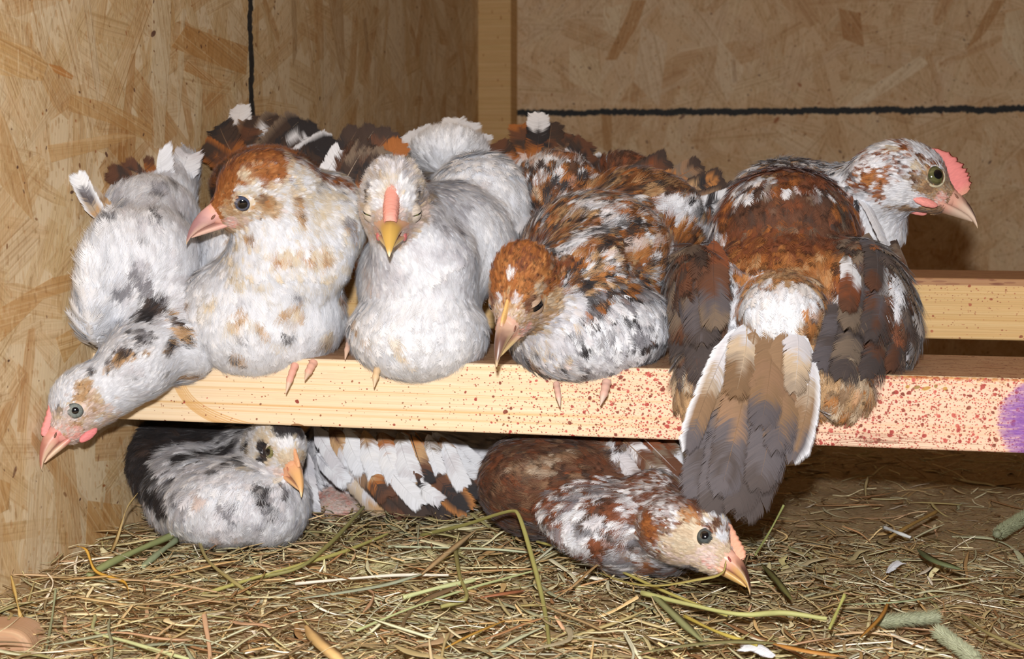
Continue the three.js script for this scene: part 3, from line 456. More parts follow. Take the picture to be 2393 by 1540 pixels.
// one long flight feather: shaft, two vanes of barbs, a slight camber; colour by letters along its length
function quill(root, tip, w, face, pal, o = {}) {
  const sd = o.seed || 1, r = rng(sd), bow = (o.bow ?? 4) / 1000, d = tip.clone().sub(root), L = d.length(), y = d.clone().normalize(), x = V().crossVectors(y, face).normalize(), z = V().crossVectors(x, y).normalize(), NB = Math.round(clamp(L / 0.00042, 60, 190)), pos = [], col = [], idx = [], nor = [], side0 = -(o.side ?? 0) / 1500;
  const ctr = (t) => root.clone().addScaledVector(d, t).addScaledVector(z, bow * Math.sin(Math.PI * Math.min(1, t))).addScaledVector(x, side0 * Math.sin(Math.PI * t));
  const blunt = o.blunt ?? 0.3, prof = (t) => Math.pow(clamp((t + 0.02) / 0.2), 0.6) * (1 - 0.42 * Math.pow(clamp((t - 1 + blunt) / blunt), 2));
  const pick = (t, v, q) => { const n = pal.length, k = clamp(t * n - 0.5 + (noise3(t * 6, v * 2, sd * 1.7) - 0.5) * 1.7 + (noise3(t * 34, v * 4, sd) - 0.5) * 0.5 + (q - 0.5) * 0.45, 0, n - 1.001), i = Math.floor(k), u = sstep(0.2, 0.8, k - i), a = COL[pal[i]], b = COL[pal[i + 1]]; return [lerp(a[0], b[0], u), lerp(a[1], b[1], u), lerp(a[2], b[2], u)]; };
  const put = (p, c, n) => { pos.push(p.x, p.y, p.z); col.push(c[0], c[1], c[2]); nor.push(n.x, n.y, n.z); return pos.length / 3 - 1; };
  for (const s of [-1, 1]) { let split = 0;
    for (let i = 0; i < NB; i++) {
      const t0 = 0.02 + 0.95 * i / NB, half = w * 0.5 * prof(t0) * (s < 0 ? 1 + (o.asym || 0) : 1 - (o.asym || 0)), clump = noise3(i * 0.16, s * 5, sd) - 0.5;
      if (r() < 0.02) split = 2 + Math.floor(r() * 3); const cut = split-- > 0 ? 0.78 + 0.16 * r() : 0.95 + 0.08 * r();
      const lean = half * (0.8 + 0.5 * t0 ** 4 + clump * 0.4) * (t0 > 0.86 ? 1 - 0.45 * ((t0 - 0.86) / 0.11) : 1), h = L / NB * 1.9, q = r(), tint = 0.93 + 0.14 * r(), b0 = ctr(t0), lift = (clump * 0.06 + (r() - 0.5) * 0.02) * w, spread = t0 > 0.86 ? 1 - 0.6 * ((t0 - 0.86) / 0.11) : 1;
      const P_ = (v, hw) => b0.clone().addScaledVector(x, s * half * cut * v * spread * (1.12 - 0.12 * v)).addScaledVector(y, lean * cut * v * v * 0.55 + lean * cut * v * 0.45 + hw).addScaledVector(z, -w * 0.09 * v * v + lift * v);
      const C = (v) => { const e = v > 0.75 && o.edge && s === (o.edgeSide ? -o.edgeSide : s) ? COL[o.edge] : pick(clamp(t0 + lean * v / L * 0.8), s * v, q); return e.map((k) => k * tint); }, N = (v) => z.clone().addScaledVector(x, s * v * 0.35);
      const id = []; for (const v of [0, 0.4, 0.84]) { const c = C(v), n = N(v), hh = v > 0.5 ? 0.42 : 0.5; id.push(put(P_(v, -h * hh), c, n), put(P_(v, h * hh), c, n)); } const e = put(P_(1, h * 0.2), C(1), N(1));
      for (const k of [0, 2]) s > 0 ? idx.push(id[k], id[k + 2], id[k + 1], id[k + 1], id[k + 2], id[k + 3]) : idx.push(id[k], id[k + 1], id[k + 2], id[k + 1], id[k + 3], id[k + 2]);
      s > 0 ? idx.push(id[4], e, id[5]) : idx.push(id[4], id[5], e);
    }
  }
  for (let i = -6; i <= 6; i++) { const u = i / 6, a0 = ctr(0.9).addScaledVector(x, u * w * 0.13), a1 = ctr(0.99).addScaledVector(x, u * w * 0.16).addScaledVector(y, w * (0.1 - 0.12 * u * u + 0.03 * r())), c = pick(0.97, u * 0.3, r()), hw = w * 0.02, k = put(a0.clone().addScaledVector(x, -hw), c, z), l = put(a0.clone().addScaledVector(x, hw), c, z), e = put(a1, c, z); idx.push(k, l, e); }
  const st = pos.length / 3, R0 = 0.00038; for (let i = 0; i <= 14; i++) for (let k = 0; k < 5; k++) { const t = i / 14, a = k / 5 * 6.283, n = x.clone().multiplyScalar(Math.cos(a)).addScaledVector(z, Math.sin(a)), p = ctr(t * 0.97).addScaledVector(n, R0 * (1 - 0.85 * t)); put(p, o.rachis ? COL[o.rachis] : pick(t * 0.97, 0, 0.5).map((e) => e * 0.85), n); }
  for (let i = 0; i < 14; i++) for (let k = 0; k < 5; k++) { const a = st + i * 5 + k, b = st + i * 5 + (k + 1) % 5; idx.push(a, b + 5, b, a, a + 5, b + 5); }
  return geo(pos, idx, col, null, nor);
}
function toeGeo(pts, r0, rgb, claw) {
  const cv = new THREE.CatmullRomCurve3(pts), N = 16, M = 9, pos = [], col = [], idx = [];
  for (let i = 0; i <= N; i++) { const t = i / N, p = cv.getPoint(t), d = cv.getTangent(t), x = V().crossVectors(d, V(0.3, 0.2, 1)).normalize(), y = V().crossVectors(d, x).normalize(), nail = t > 0.68, rr = nail ? r0 * 0.66 * (1 - (t - 0.68) / 0.33) ** 0.8 : r0 * (1 - 0.25 * t + 0.08 * Math.sin(t * 26)); for (let k = 0; k < M; k++) { const a = k / M * 6.283, q = p.clone().addScaledVector(x, Math.cos(a) * rr).addScaledVector(y, Math.sin(a) * rr); pos.push(q.x, q.y, q.z); col.push(...(nail ? claw : rgb)); } }
  for (let i = 0; i < N; i++) for (let k = 0; k < M; k++) { const a = i * M + k, b = i * M + (k + 1) % M; idx.push(a, b, b + M, a, b + M, a + M); }
  return geo(pos, idx, col);
}
const triCount = { n: 0 };
function bird(B) {
  const form = new Form(0.011), r = rng(B.seed), F_ = B.head && headFrame(B.head);
  const opt = (o) => ({ len: 11, wid: 0.55, pal: B.pal, ...o, fl: cam3([(o.fl || B.fl)[0], -(o.fl || B.fl)[1], (o.fl || B.fl)[2] || 0]) });
  for (const q of B.parts) {
    if (q[0] === 'c') { const [, x0, y0, z0, r0, x1, y1, z1, r1, o = {}] = q; form.cone(P(x0, y0, z0), r0 * mmPerPx(x0, z0), P(x1, y1, z1), r1 * mmPerPx(x1, z1), opt(o)); }
    else { const [, x, y, z, rx, ry, rz, ang, o = {}] = q, a = ang * Math.PI / 180, m = mmPerPx(x, z), tilt = (o.tilt || 0) * Math.PI / 180; const ux = cam3([Math.cos(a), Math.sin(a), 0]); let uy = cam3([-Math.sin(a), Math.cos(a), 0]), uz = towards.clone(); const uy2 = uy.clone().multiplyScalar(Math.cos(tilt)).addScaledVector(uz, Math.sin(tilt)), uz2 = uz.clone().multiplyScalar(Math.cos(tilt)).addScaledVector(uy, -Math.sin(tilt)); form.ell(P(x, y, z), [ux, uy2, uz2], [rx * m, ry * m, rz * m], opt(o)); }
  }
  if (F_) { headForm(form, F_, B.head); if (B.neck) for (const [px, py, dz, rad, o] of B.neck) form.cone(P(px, py, dz), rad * mmPerPx(px, dz), F_.p(-17, -3, 0), 10.5 * F_.s, opt(o || {})); }
  const { pos, idx, nor } = form.mesh(0.002);
  // markings lie on the body: capsules around points of its surface
  const marks = (B.marks || []).map(([x0, y0, x1, y1, rad, pal, o = {}]) => { const a = form.hit(x0, y0), b = form.hit(x1, y1); return { a, d: b.clone().sub(a), l2: Math.max(1e-9, a.distanceToSquared(b)), R: rad * a.distanceTo(EYE) / F, pal, fade: o.fade ?? 0.45, clump: o.clump }; });
  if (F_) for (const [f, u, l, rad, pal, fade] of [...(B.head.marks || []), [8.5, -7.6, 5.5, 3.6, B.head.gape || 'pqpq', 0.3]]) for (const sd of [1, -1]) marks.push({ a: F_.p(f, u, l * sd), d: V(), l2: 1e-9, R: rad * F_.s, pal, fade: fade ?? 0.3 });
  const bare = F_ ? [[F_.p(0.5, 0.2, 11), (B.head.eyeBare || 5.0) * F_.s], [F_.p(0.5, 0.2, -11), (B.head.eyeBare || 5.0) * F_.s], [F_.p(19.5, -4, 0), 8.0 * F_.s]] : [];
  const letterAt = (x, y, z, q, w) => {
    let pal = form.prims[0].pal, best = -1; w.forEach((e, i) => { const k = e * (0.6 + 0.8 * hash3(Math.round(q * 997), i, 3)); if (k > best) { best = k; pal = form.prims[i].pal; } });
    const wob = noise3(x * 260, y * 260, z * 260) - 0.5;
    for (const m of marks) { const dx = x - m.a.x, dy = y - m.a.y, dz = z - m.a.z, h = clamp((dx * m.d.x + dy * m.d.y + dz * m.d.z) / m.l2), ex = dx - m.d.x * h, ey = dy - m.d.y * h, ez = dz - m.d.z * h; if (Math.sqrt(ex * ex + ey * ey + ez * ez) < m.R * (1 + m.fade * (wob * 1.3 + (hash3(Math.round(q * 8191), 5, 1) - 0.5)))) pal = m.pal; }
    const n = pal.length, wild = B.wild ?? 0.35, cl = noise3(x * 190 + 31, y * 190, z * 190) * 0.6 + noise3(x * 90 + 7, y * 90 + 3, z * 90) * 0.4, t = clamp(0.5 + (cl - 0.5) * 2.6), u = hash3(Math.round(q * 65521), 9, 2);
    return pal[Math.floor(clamp(u < wild ? u / wild : t, 0, 0.999) * n)];
  };
  const base = V(0, 1e9, 0); let n = 0; for (let i = 0; i < pos.length; i += 3) { base.x += pos[i]; base.z += pos[i + 2]; base.y = Math.min(base.y, pos[i + 1]); n++; } base.x /= n; base.z /= n;
  const g = new THREE.Group(); g.position.copy(base); place(g, 'chicken'); tag(g, B.label, 'chicken');
  const add = (gm, mt, name, label) => { gm.translate(-base.x, -base.y, -base.z); const m = place(new THREE.Mesh(gm, mt), name, g); if (label) m.userData.label = label; return m; };
  const col = [], skin = B.head ? (B.head.skin || COL.p) : COL.p, bc = F_ && F_.p(18, -4, 0);
  for (let i = 0; i < pos.length; i += 3) { const x = pos[i], y = pos[i + 1], z = pos[i + 2]; let c = COL[letterAt(x, y, z, noise3(x * 420, y * 420, z * 420), form.weights(x, y, z))]; if (F_) { const dd = Math.hypot(x - bc.x, y - bc.y, z - bc.z) / F_.s, t = sstep(13.5, 8, dd + 4 * (noise3(x * 500, y * 500, z * 500) - 0.5)); c = c.map((e, k) => lerp(e, skin[k], t)); } col.push(...c); }
  add(geo(pos, idx, col, null, nor), skinMat, 'body');
  // plumage
  const sets = FEATHERS.map(() => []), tufts = TUFTS.map(() => []), q4 = new THREE.Matrix4(), dens = (B.density || 1);
  const lay = (fluff) => {
    for (let t = 0; t < idx.length; t += 3) {
      const A = idx[t] * 3, Bq = idx[t + 1] * 3, C = idx[t + 2] * 3, ax = pos[A], ay = pos[A + 1], az = pos[A + 2], ux = pos[Bq] - ax, uy = pos[Bq + 1] - ay, uz = pos[Bq + 2] - az, vx = pos[C] - ax, vy = pos[C + 1] - ay, vz = pos[C + 2] - az;
      const area = Math.hypot(uy * vz - uz * vy, uz * vx - ux * vz, ux * vy - uy * vx) / 2 * 1e6, N = V(nor[A], nor[A + 1], nor[A + 2]);
      const facing = N.dot(V(EYE.x - ax, EYE.y - ay, EYE.z - az).normalize());
      let w = form.weights(ax, ay, az), len = 0, wid = 0, lift = 0; form.prims.forEach((p, i) => { len += w[i] * p.len; wid += w[i] * p.wid; lift += w[i] * (p.lift ?? B.lift ?? 5); });
      let expect = area * (fluff ? 4.6 * (B.fluff ?? 1) : 6.2) / (len * len * wid * 0.8) * dens * (facing < -0.25 ? 0.5 : 1); if (len < 3) expect *= 0.8;
      for (; expect > 0; expect--) {
        if (expect < 1 && r() > expect) break;
        let a = r(), b = r(); if (a + b > 1) { a = 1 - a; b = 1 - b; }
        const x = ax + ux * a + vx * b, y = ay + uy * a + vy * b, z = az + uz * a + vz * b;
        if (bare.some(([c, R]) => Math.hypot(x - c.x, y - c.y, z - c.z) < R)) continue;
        const fl = V(0, 0, 0); form.prims.forEach((p, i) => fl.addScaledVector(p.fl, w[i])); fl.addScaledVector(N, -fl.dot(N)); if (fl.lengthSq() < 1e-6) fl.copy(upward).negate().addScaledVector(N, upward.dot(N)); fl.normalize();
        const side = V().crossVectors(fl, N), jit = (r() - 0.5) * (fluff ? 0.9 : 0.5) + (noise3(x * 70, y * 70, z * 70) - 0.5) * 0.9; fl.multiplyScalar(Math.cos(jit)).addScaledVector(side, Math.sin(jit));
        const up = (lift * (0.5 + r()) + (fluff ? 6 : 0)) * Math.PI / 180, Y = fl.clone().multiplyScalar(Math.cos(up)).addScaledVector(N, Math.sin(up)), X = V().crossVectors(Y, N).normalize(), Z = V().crossVectors(X, Y).normalize();
        const tw = (r() - 0.5) * 0.5; X.applyAxisAngle(Y, tw); Z.applyAxisAngle(Y, tw);
        const Lm = len / 1000 * 0.9 * (0.75 + 0.5 * r()) * (fluff ? 0.95 : 1), q = r(), mx = x + fl.x * Lm * 0.45, my = y + fl.y * Lm * 0.45, mz = z + fl.z * Lm * 0.45, L = letterAt(mx, my, mz, q, w), L2 = letterAt(x, y, z, (q * 7.13) % 1, w), bl = r() * (B.blend ?? 0.55), c0 = COL[L].map((e, i) => lerp(e, COL[L2][i], bl)), k = 0.95 + 0.1 * r();
        let kind = 0; if (fluff) kind = r() < 0.5 ? 0 : 1; else { const u = r(); kind = 'oOtrbm'.includes(L) ? (u < (B.laced ?? 0.25) ? 3 : u < (B.laced ?? 0.25) * 1.6 ? 4 : u < 0.6 ? 5 : 0) : Math.floor(u * 3); }
        const wx = wid * Lm * (0.85 + 0.3 * r()) * (fluff ? 1.1 : 1), off = 0.0002 + 0.0006 * r();
        q4.makeBasis(X.multiplyScalar(fluff ? Lm : wx), Y.multiplyScalar(Lm), Z.multiplyScalar(Lm)).setPosition(x - base.x + N.x * off, y - base.y + N.y * off, z - base.z + N.z * off);
        (fluff ? tufts : sets)[kind].push([q4.toArray(), c0[0] * k, c0[1] * k, c0[2] * k]);
      }
    }
  };
  lay(false); lay(true);
  const put = (list, gm, name) => { if (!list.length) return; const im = new THREE.InstancedMesh(gm, plumeMat, list.length), m = new THREE.Matrix4(), c = new THREE.Color(); list.forEach(([a, x, y, z], i) => { im.setMatrixAt(i, m.fromArray(a)); im.setColorAt(i, c.setRGB(x, y, z)); }); place(im, name, g); im.userData.kind = 'stuff'; triCount.n += list.length; };
  sets.forEach((l, i) => put(l, FEATHERS[i], 'contour_feathers')); tufts.forEach((l, i) => put(l, TUFTS[i], 'down'));
  // head furniture
  if (F_) {
    const h = B.head, [bu, bl] = beakGeo(F_, h.beak); const U = add(bu, hornMat, 'upper_beak'); add(bl, hornMat, 'lower_beak');
    const nost = [1, -1].map((sd) => blob(F_, 15.6, -2.7, sd * 4.45, 1.7, 0.6, 0.6, h.nostril || [0.2, 0.09, 0.06], -0.45)); for (const e of nost) { e.translate(-base.x, -base.y, -base.z); place(new THREE.Mesh(e, skinMat), 'nostril', U); }
    for (const sd of [1, -1]) {
      const E = add(eyeGeo(F_, sd, h.iris || [0.16, 0.17, 0.07], h.pupil || 0.42, h.eyeScale), eyeMat, 'eye');
      if (h.shut !== undefined) { const L = lidShell(F_, sd, h.lid || [0.6, 0.5, 0.42], h.shut); L.translate(-base.x, -base.y, -base.z); place(new THREE.Mesh(L, skinMat), 'eyelid', E); }
      else { const L = lidRing(F_, sd, h.lid || [0.7, 0.62, 0.5], 4.7 * (h.eyeScale || 1), 0.7); L.translate(-base.x, -base.y, -base.z); place(new THREE.Mesh(L, skinMat), 'eyelid', E); }
    }
    if (h.comb) add(combGeo(F_, h.comb), skinMat, 'comb');
    for (const w of h.wattles || []) for (const sd of [1, -1]) add(blob(F_, w[0], w[1], sd * w[2], w[3], w[4], w[5], w[6], w[7] || 0), skinMat, 'wattle');
  }
  // long feathers: [name, rootx, rooty, rootdz, tipx, tipy, tipdz, width px, letters, options]
  (B.quills || []).forEach(([name, x0, y0, z0, x1, y1, z1, w, pal, o = {}], i) => add(quill(P(x0, y0, z0), P(x1, y1, z1), w * mmPerPx(x0, z0), o.face ? cam3(o.face) : towards, pal, { seed: B.seed * 31 + i, ...o }), plumeMat, name));
  for (const [x0, y0, z0, x1, y1, z1, rad, c, n] of B.toes || []) { const a = P(x0, y0 - 16, z0 + 3), b = P(x1, y1, z1), m = a.clone().lerp(b, 0.45).addScaledVector(towards, 0.0022); add(toeGeo([a, m, b], rad * mmPerPx(x0, z0), c, n || c), skinMat, 'toe'); }
  return g;
}

// ───────────── the birds on the front bar, left to right ─────────────
const pinkBeak = { base: [0.72, 0.33, 0.28], mid: [0.78, 0.45, 0.36], ridge: [0.42, 0.17, 0.13], edge: [0.78, 0.58, 0.42], tip: [0.62, 0.50, 0.36] };
bird({
  label: 'white chick at the left end of the bar leaning down beside the board wall', seed: 101, pal: 'wwwwl', fl: [0.1, -1, -0.2], fluff: 1.8, blend: 0.25, lift: 3.5,
  parts: [
    ['e', 345, 525, 44, 112, 108, 160, 0], ['e', 335, 640, 10, 128, 150, 160, -8], ['e', 425, 800, 0, 88, 88, 110, -30, { fl: [0.5, 0.8, 0.1], len: 9 }], ['e', 375, 730, 8, 105, 110, 130, 0],
    ['c', 385, 470, 90, 62, 410, 400, 120, 46, {}], ['e', 248, 660, -14, 50, 150, 130, -8, { pal: 'wwwwW', len: 14, lift: 4, fl: [0.15, -1, -0.3] }], ['c', 395, 775, -4, 88, 310, 860, -34, 70, { fl: [0.75, -0.65, 0], len: 7.5, wid: 0.42 }],
  ],
  neck: [[318, 850, -34, 70, { fl: [0.8, -0.55, 0], len: 6.5, wid: 0.42, pal: 'wwww' }]],
  head: {
    at: [169, 959, -54], fwd: [-0.61, -0.67, 0.42], up: [-0.61, 0.73, 0.29], s: 1.03, pal: 'wwww', facePal: 'qeqw', flen: 5, iris: [0.20, 0.24, 0.24], pupil: 0.36, lid: [0.55, 0.5, 0.48], skin: [0.74, 0.36, 0.32], nape: 12,
    beak: { ...pinkBeak, base: [0.76, 0.27, 0.25] }, comb: { h: 2.8, t: 3, teeth: 7, reach: 0.8, col: [0.78, 0.30, 0.29], seed: 3 }, wattles: [[4, -14.2, 5.5, 5.6, 2.3, 1.8, [0.76, 0.24, 0.25], 0.12]],
    marks: [[-6, -2, 11, 8, 'ttqe'], [-10, 6, 10, 4.5, 'tet'], [7, 6, 8, 3.2, 'hhs'], [10, -6, 7, 6, 'qtp'], [-14, -4, 11, 4, 'WWw', 0.1], [-17, 8, 9, 3, 'kts']],
  },
  marks: [
    [262, 858, 300, 825, 20, 'kstw'], [280, 830, 330, 800, 18, 'nksw'], [335, 745, 362, 725, 26, 'kkns'], [390, 742, 430, 790, 17, 'tknw'], [385, 830, 400, 800, 12, 'knt'], [345, 790, 300, 780, 10, 'skw'], [335, 690, 318, 640, 16, 'ssg'], [270, 705, 290, 690, 16, 'ssg'], [265, 845, 340, 830, 8, 'tk'], [420, 880, 480, 870, 9, 'ttk'], [300, 880, 380, 880, 7, 'wkw'],
    [355, 460, 385, 450, 16, 'ssg'], [360, 500, 365, 540, 9, 'kgs'], [320, 570, 340, 575, 8, 'gst'], [240, 530, 258, 520, 8, 'ks'], [420, 505, 425, 520, 8, 'ksg'], [265, 400, 330, 385, 17, 'onbo'], [225, 440, 235, 470, 15, 'hgt'], [270, 450, 300, 500, 14, 'glw'], [400, 430, 410, 445, 8, 'sk'], [205, 545, 205, 500, 9, 'nbo'], [300, 515, 330, 540, 15, 'glw'],
  ],
  quills: [['tail_feather', 240, 520, -14, 180, 404, -34, 46, 'tthasW', { edge: 'w' }], ['tail_feather', 262, 500, -8, 208, 446, -22, 42, 'ttdh', {}], ['tail_feather', 340, 440, 40, 252, 400, 8, 50, 'wodbnb', {}], ['tail_feather', 350, 440, 46, 292, 378, 24, 48, 'wobnb', {}], ['tail_feather', 355, 440, 80, 335, 370, 60, 55, 'wwwob', {}], ['tail_feather', 385, 450, 85, 376, 350, 84, 62, 'wwwww', {}], ['tail_feather', 420, 440, 95, 442, 362, 110, 74, 'wwwwl', {}], ['wing_feather', 262, 540, -20, 222, 800, -28, 46, 'wwwww', { face: [-0.5, 0.2, 0.8] }]],
});

bird({
  label: 'white chick with an orange cap on the bar, facing left with a dark blue eye', seed: 202, pal: 'wwwWw', fl: [0.05, 1, 0.1], fluff: 2.2, blend: 0.4, lift: 3.5,
  parts: [
    ['e', 612, 735, 16, 190, 144, 165, 0, { len: 10, wid: 0.7 }], ['e', 640, 590, 70, 178, 150, 220, 0, { len: 9 }], ['e', 630, 440, 140, 125, 90, 140, 0, { pal: 'nnbo', fl: [0, -0.6, -1] }],
    ['c', 780, 520, 20, 60, 740, 600, 5, 80, { fl: [0.5, 0.8, 0], pal: 'wwcw', len: 8 }], ['e', 428, 668, 24, 46, 80, 110, 15, { pal: 'wwwc', fl: [-0.3, 1, 0.2], len: 9 }], ['e', 845, 420, 122, 70, 80, 90, -20, { pal: 'nnyb', fl: [0.3, -0.6, -0.7], len: 12, lift: 5 }],
  ],
  neck: [[735, 505, 14, 112, { fl: [0.9, 0.5, 0], len: 6.5, wid: 0.5, pal: 'cwwc' }], [650, 610, 0, 122, { fl: [0.3, 1, 0.1], len: 7.5, wid: 0.6, pal: 'wwwc' }]],
  head: {
    at: [560, 457, -24], fwd: [-0.88, -0.42, 0.2], up: [-0.31, 0.78, 0.54], s: 1.14, pal: 'ccwe', facePal: 'tect', flen: 6, puff: 1.1, iris: [0.06, 0.075, 0.13], pupil: 0.5, lid: [0.72, 0.64, 0.5], skin: [0.80, 0.44, 0.37], nape: 13,
    beak: { ...pinkBeak, base: [0.76, 0.42, 0.38], mid: [0.62, 0.38, 0.38], ridge: [0.34, 0.18, 0.20], edge: [0.74, 0.50, 0.42], tip: [0.66, 0.54, 0.36] }, 
    marks: [[10, 6, 0, 8.5, 'ooOr', 0.3], [5, 12, 0, 10.5, 'ooOo', 0.3], [-5, 15, 0, 12, 'oorO', 0.3], [-16, 12, 0, 12, 'oOro', 0.4], [8, 5, 7, 4.5, 'oOot'], [2, 9, 8, 4.5, 'oOo'], [0, 6.6, 11, 2.8, 'cccw', 0.2], [-7, 7, 11, 3.6, 'cccw'], [-10, -5, 12, 6, 'tteO', 0.3], [-8.5, -0.6, 11.5, 3.2, 'mrmm', 0.15], [-18, -3, 11, 3.6, 'mrmt', 0.2], [-13.5, -3, 12, 2.6, 'cet', 0.2], [-6, 10, 8, 4, 'cOc'], [5, -8, 8, 4, 'tqe']],
  },
  marks: [
    [476, 440, 492, 505, 24, 'ooO', { fade: 0.25 }], [520, 385, 650, 356, 42, 'ooOr', { fade: 0.25 }], [545, 425, 640, 405, 22, 'oOo'], [492, 345, 487, 395, 7, 'sgl'], [700, 380, 800, 430, 24, 'rowo'], [680, 370, 660, 350, 16, 'oor'], [690, 420, 790, 460, 20, 'wcsw'], [690, 470, 700, 520, 13, 'cwtm'], [810, 520, 830, 560, 16, 'gtsw'], [655, 600, 760, 600, 20, 'ctwO'], [540, 560, 585, 560, 10, 'mtt'], [420, 665, 440, 660, 16, 'tmkt'], [428, 715, 440, 712, 13, 'tkmt'], [460, 600, 440, 640, 13, 'tmO'], [455, 570, 470, 585, 9, 'hkt'],
    [690, 690, 700, 700, 10, 'ssg'], [665, 735, 690, 730, 15, 'ttc'], [600, 760, 615, 775, 13, 'tcs'], [670, 785, 680, 780, 9, 'sks'], [550, 830, 565, 835, 11, 'tkt'], [550, 830, 552, 834, 5, 'kk'], [560, 785, 566, 790, 8, 'sgs'], [770, 795, 760, 780, 13, 'ctc'], [760, 808, 750, 806, 6, 'ks'], [695, 865, 690, 860, 9, 'tmk'], [805, 700, 790, 710, 13, 'tOc'], [560, 710, 570, 705, 6, 'gs'], [490, 800, 480, 790, 6, 'gs'], [660, 860, 640, 870, 8, 'cwt'], [480, 720, 500, 700, 20, 'ccww'], [540, 760, 560, 740, 16, 'wct'], [700, 800, 640, 810, 10, 'wcw'],
  ],
  quills: [
    ['tail_feather', 560, 400, 135, 562, 243, 190, 66, 'kkknWWW', { blunt: 0.5 }], ['tail_feather', 560, 400, 120, 474, 342, 150, 64, 'kobnn', { edge: 'o' }], ['tail_feather', 560, 390, 122, 512, 292, 160, 80, 'nobnnk', { rachis: 'm' }], ['tail_feather', 560, 390, 128, 600, 270, 180, 84, 'nwnbnn', { edge: 'm' }], ['tail_feather', 580, 390, 132, 655, 272, 185, 90, 'nnkwnn', { edge: 'y', rachis: 'm' }], ['tail_feather', 600, 395, 130, 705, 278, 185, 92, 'nnnnnk', { edge: 'y', rachis: 'h' }], ['tail_feather', 615, 400, 128, 745, 300, 180, 88, 'kkknwkk', { edge: 'k' }], ['tail_feather', 640, 410, 126, 780, 322, 176, 66, 'kkkwkkk', { edge: 'w', edgeSide: 1 }], ['tail_feather', 650, 420, 120, 752, 352, 160, 70, 'kkgknk', {}],
    ['wing_feather', 745, 440, 92, 802, 342, 108, 48, 'gwwww', {}], ['wing_feather', 765, 445, 92, 838, 298, 122, 66, 'gknknn', { rachis: 'm' }], ['wing_feather', 785, 450, 92, 880, 296, 124, 68, 'nknynn', { rachis: 'h' }], ['wing_feather', 805, 450, 92, 918, 306, 120, 66, 'nynkbn', { rachis: 'm' }], ['wing_feather', 830, 450, 92, 942, 332, 114, 62, 'nknboo', {}], ['wing_feather', 790, 455, 86, 862, 330, 108, 54, 'nknyn', { rachis: 'h' }], ['wing_feather', 830, 460, 84, 900, 350, 102, 50, 'onkny', { rachis: 'm' }],
  ],
  toes: [[690, 868, -14, 668, 920, -19, 9, [0.78, 0.42, 0.34], [0.76, 0.58, 0.46]], [733, 862, -12, 712, 890, -17, 10, [0.76, 0.44, 0.34], [0.68, 0.50, 0.38]]],
});

